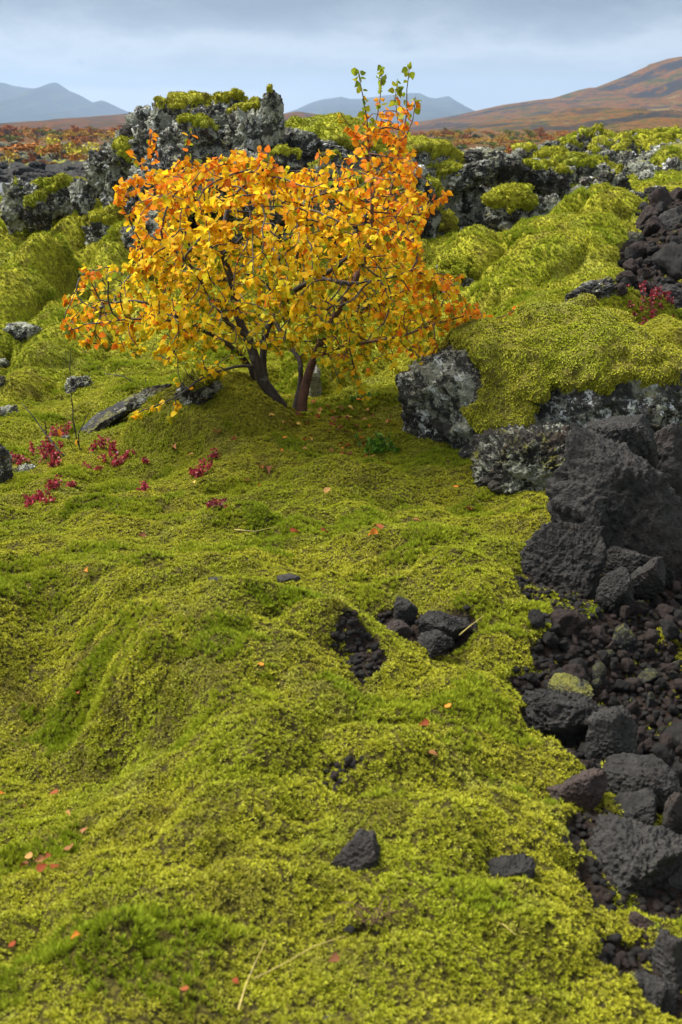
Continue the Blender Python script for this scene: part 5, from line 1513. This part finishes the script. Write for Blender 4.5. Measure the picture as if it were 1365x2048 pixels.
# ------------------------------------------------------------------ air
bm = bmesh.new(); bmesh.ops.create_cube(bm, size=1)
for v in bm.verts: v.co = (v.co.x * 9000, 2900 + v.co.y * 6400, 100 + v.co.z * 240)
me = bpy.data.meshes.new('haze'); bm.to_mesh(me); bm.free()
hz = bpy.data.objects.new('haze', me); COL.objects.link(hz); tag(hz, 'thin blue autumn haze filling the air over the plain', 'haze', kind='stuff')
m = bpy.data.materials.new('haze'); m.use_nodes = True; nt = m.node_tree; nt.nodes.clear()
pv = nt.nodes.new('ShaderNodeVolumePrincipled'); o_ = nt.nodes.new('ShaderNodeOutputMaterial'); nt.links.new(pv.outputs[0], o_.inputs['Volume'])
pv.inputs['Color'].default_value = (.52, .72, 1, 1); pv.inputs['Density'].default_value = .00021; pv.inputs['Anisotropy'].default_value = .2
me.materials.append(m)

# ------------------------------------------------------------------ sky and sun
SUN_EL, SUN_AZ = R(55), R(-70)     # azimuth from +Y towards +X
wd = bpy.data.worlds.new("World"); SC.world = wd; wd.use_nodes = True; nt = wd.node_tree; nt.nodes.clear(); g = G(nt)
out = g.n('ShaderNodeOutputWorld'); bg = g.n('ShaderNodeBackground'); bg.inputs[1].default_value = 1.
sky = g.n('ShaderNodeTexSky', sky_type='NISHITA'); sky.sun_disc = False; sky.sun_elevation = SUN_EL; sky.sun_rotation = SUN_AZ
sk = g.n('ShaderNodeVectorMath', operation='SCALE'); g.put(sk.inputs[0], sky.outputs[0]); sk.inputs['Scale'].default_value = .06
d = g.n('ShaderNodeTexCoord').outputs['Generated']; X_, Y_, Z_ = g.xyz(d)
warpn = g.noise(g.vmul(d, (7, 7, 20)), 1.0, 7, .66)
zz = g.m('ADD', Z_, g.m('MULTIPLY', g.m('SUBTRACT', warpn, .5), .085))
rp = g.n('ShaderNodeValToRGB'); g.put(rp.inputs[0], zz); e = rp.color_ramp.elements
stops = [(0., (.31, .325, .345)), (.022, (.31, .33, .35)), (.042, (.245, .27, .295)), (.060, (.36, .38, .40)), (.078, (.20, .225, .26)), (.10, (.115, .138, .17)), (.3, (.24, .265, .30)), (1., (.46, .48, .50))]
e[0].position, e[0].color = stops[0][0], (*stops[0][1], 1); e[1].position, e[1].color = stops[-1][0], (*stops[-1][1], 1)
for p_, c in stops[1:-1]:
    x = e.new(p_); x.color = (*c, 1)
c = rp.outputs[0]
# bright gap low on the left, small torn clouds
gap = g.m('MULTIPLY', g.step(g.m('ABSOLUTE', g.m('SUBTRACT', g.m('ADD', Z_, g.m('MULTIPLY', g.m('SUBTRACT', g.noise(g.vmul(d, (9, 9, 40)), 1.3, 4), .5), .014)), .020)), .013, .006), g.step(X_, .02, -.10))
c = g.mix(g.m('MULTIPLY', gap, .55), c, (.47, .455, .47))
band = g.m('MULTIPLY', g.step(Z_, .040, .046), g.step(Z_, .072, .060))
wisp = g.m('MULTIPLY', g.step(g.noise(g.vmul(d, (1, 1, 1.8)), 26, 5, .65), .66, .72), band)
c = g.mix(g.m('MULTIPLY', wisp, .55), c, (.15, .20, .27))
c = g.mix(.03, c, sk.outputs[0])
# unseen sky behind the camera made brighter, added to light the camera-facing sides
br = g.n('ShaderNodeVectorMath', operation='SCALE'); g.put(br.inputs[0], c); g.put(br.inputs['Scale'], g.step(Y_, .2, -.7, 1., 1.5)); c = br.outputs[0]
g.put(bg.inputs[0], c); nt.links.new(bg.outputs[0], out.inputs[0])
sl = bpy.data.lights.new('sun', 'SUN'); sl.energy = 5.0; sl.angle = R(34); sl.color = (1, .96, .88)
so = bpy.data.objects.new('sun', sl); COL.objects.link(so)
sd = Vector((math.sin(SUN_AZ) * math.cos(SUN_EL), math.cos(SUN_AZ) * math.cos(SUN_EL), math.sin(SUN_EL)))
so.rotation_euler = sd.to_track_quat('Z', 'Y').to_euler(); so.location = (0, 0, 20)

vs = SC.view_settings; vs.view_transform = 'Standard'; vs.look = 'None'; vs.exposure = 0.88; vs.gamma = 1; vs.use_curve_mapping = False
cy = SC.cycles
SC.render.engine = 'CYCLES'
cy.max_bounces = 6; cy.diffuse_bounces = 3; cy.glossy_bounces = 2; cy.transmission_bounces = 4; cy.volume_bounces = 1; cy.transparent_max_bounces = 4
cy.caustics_reflective = False; cy.caustics_refractive = False
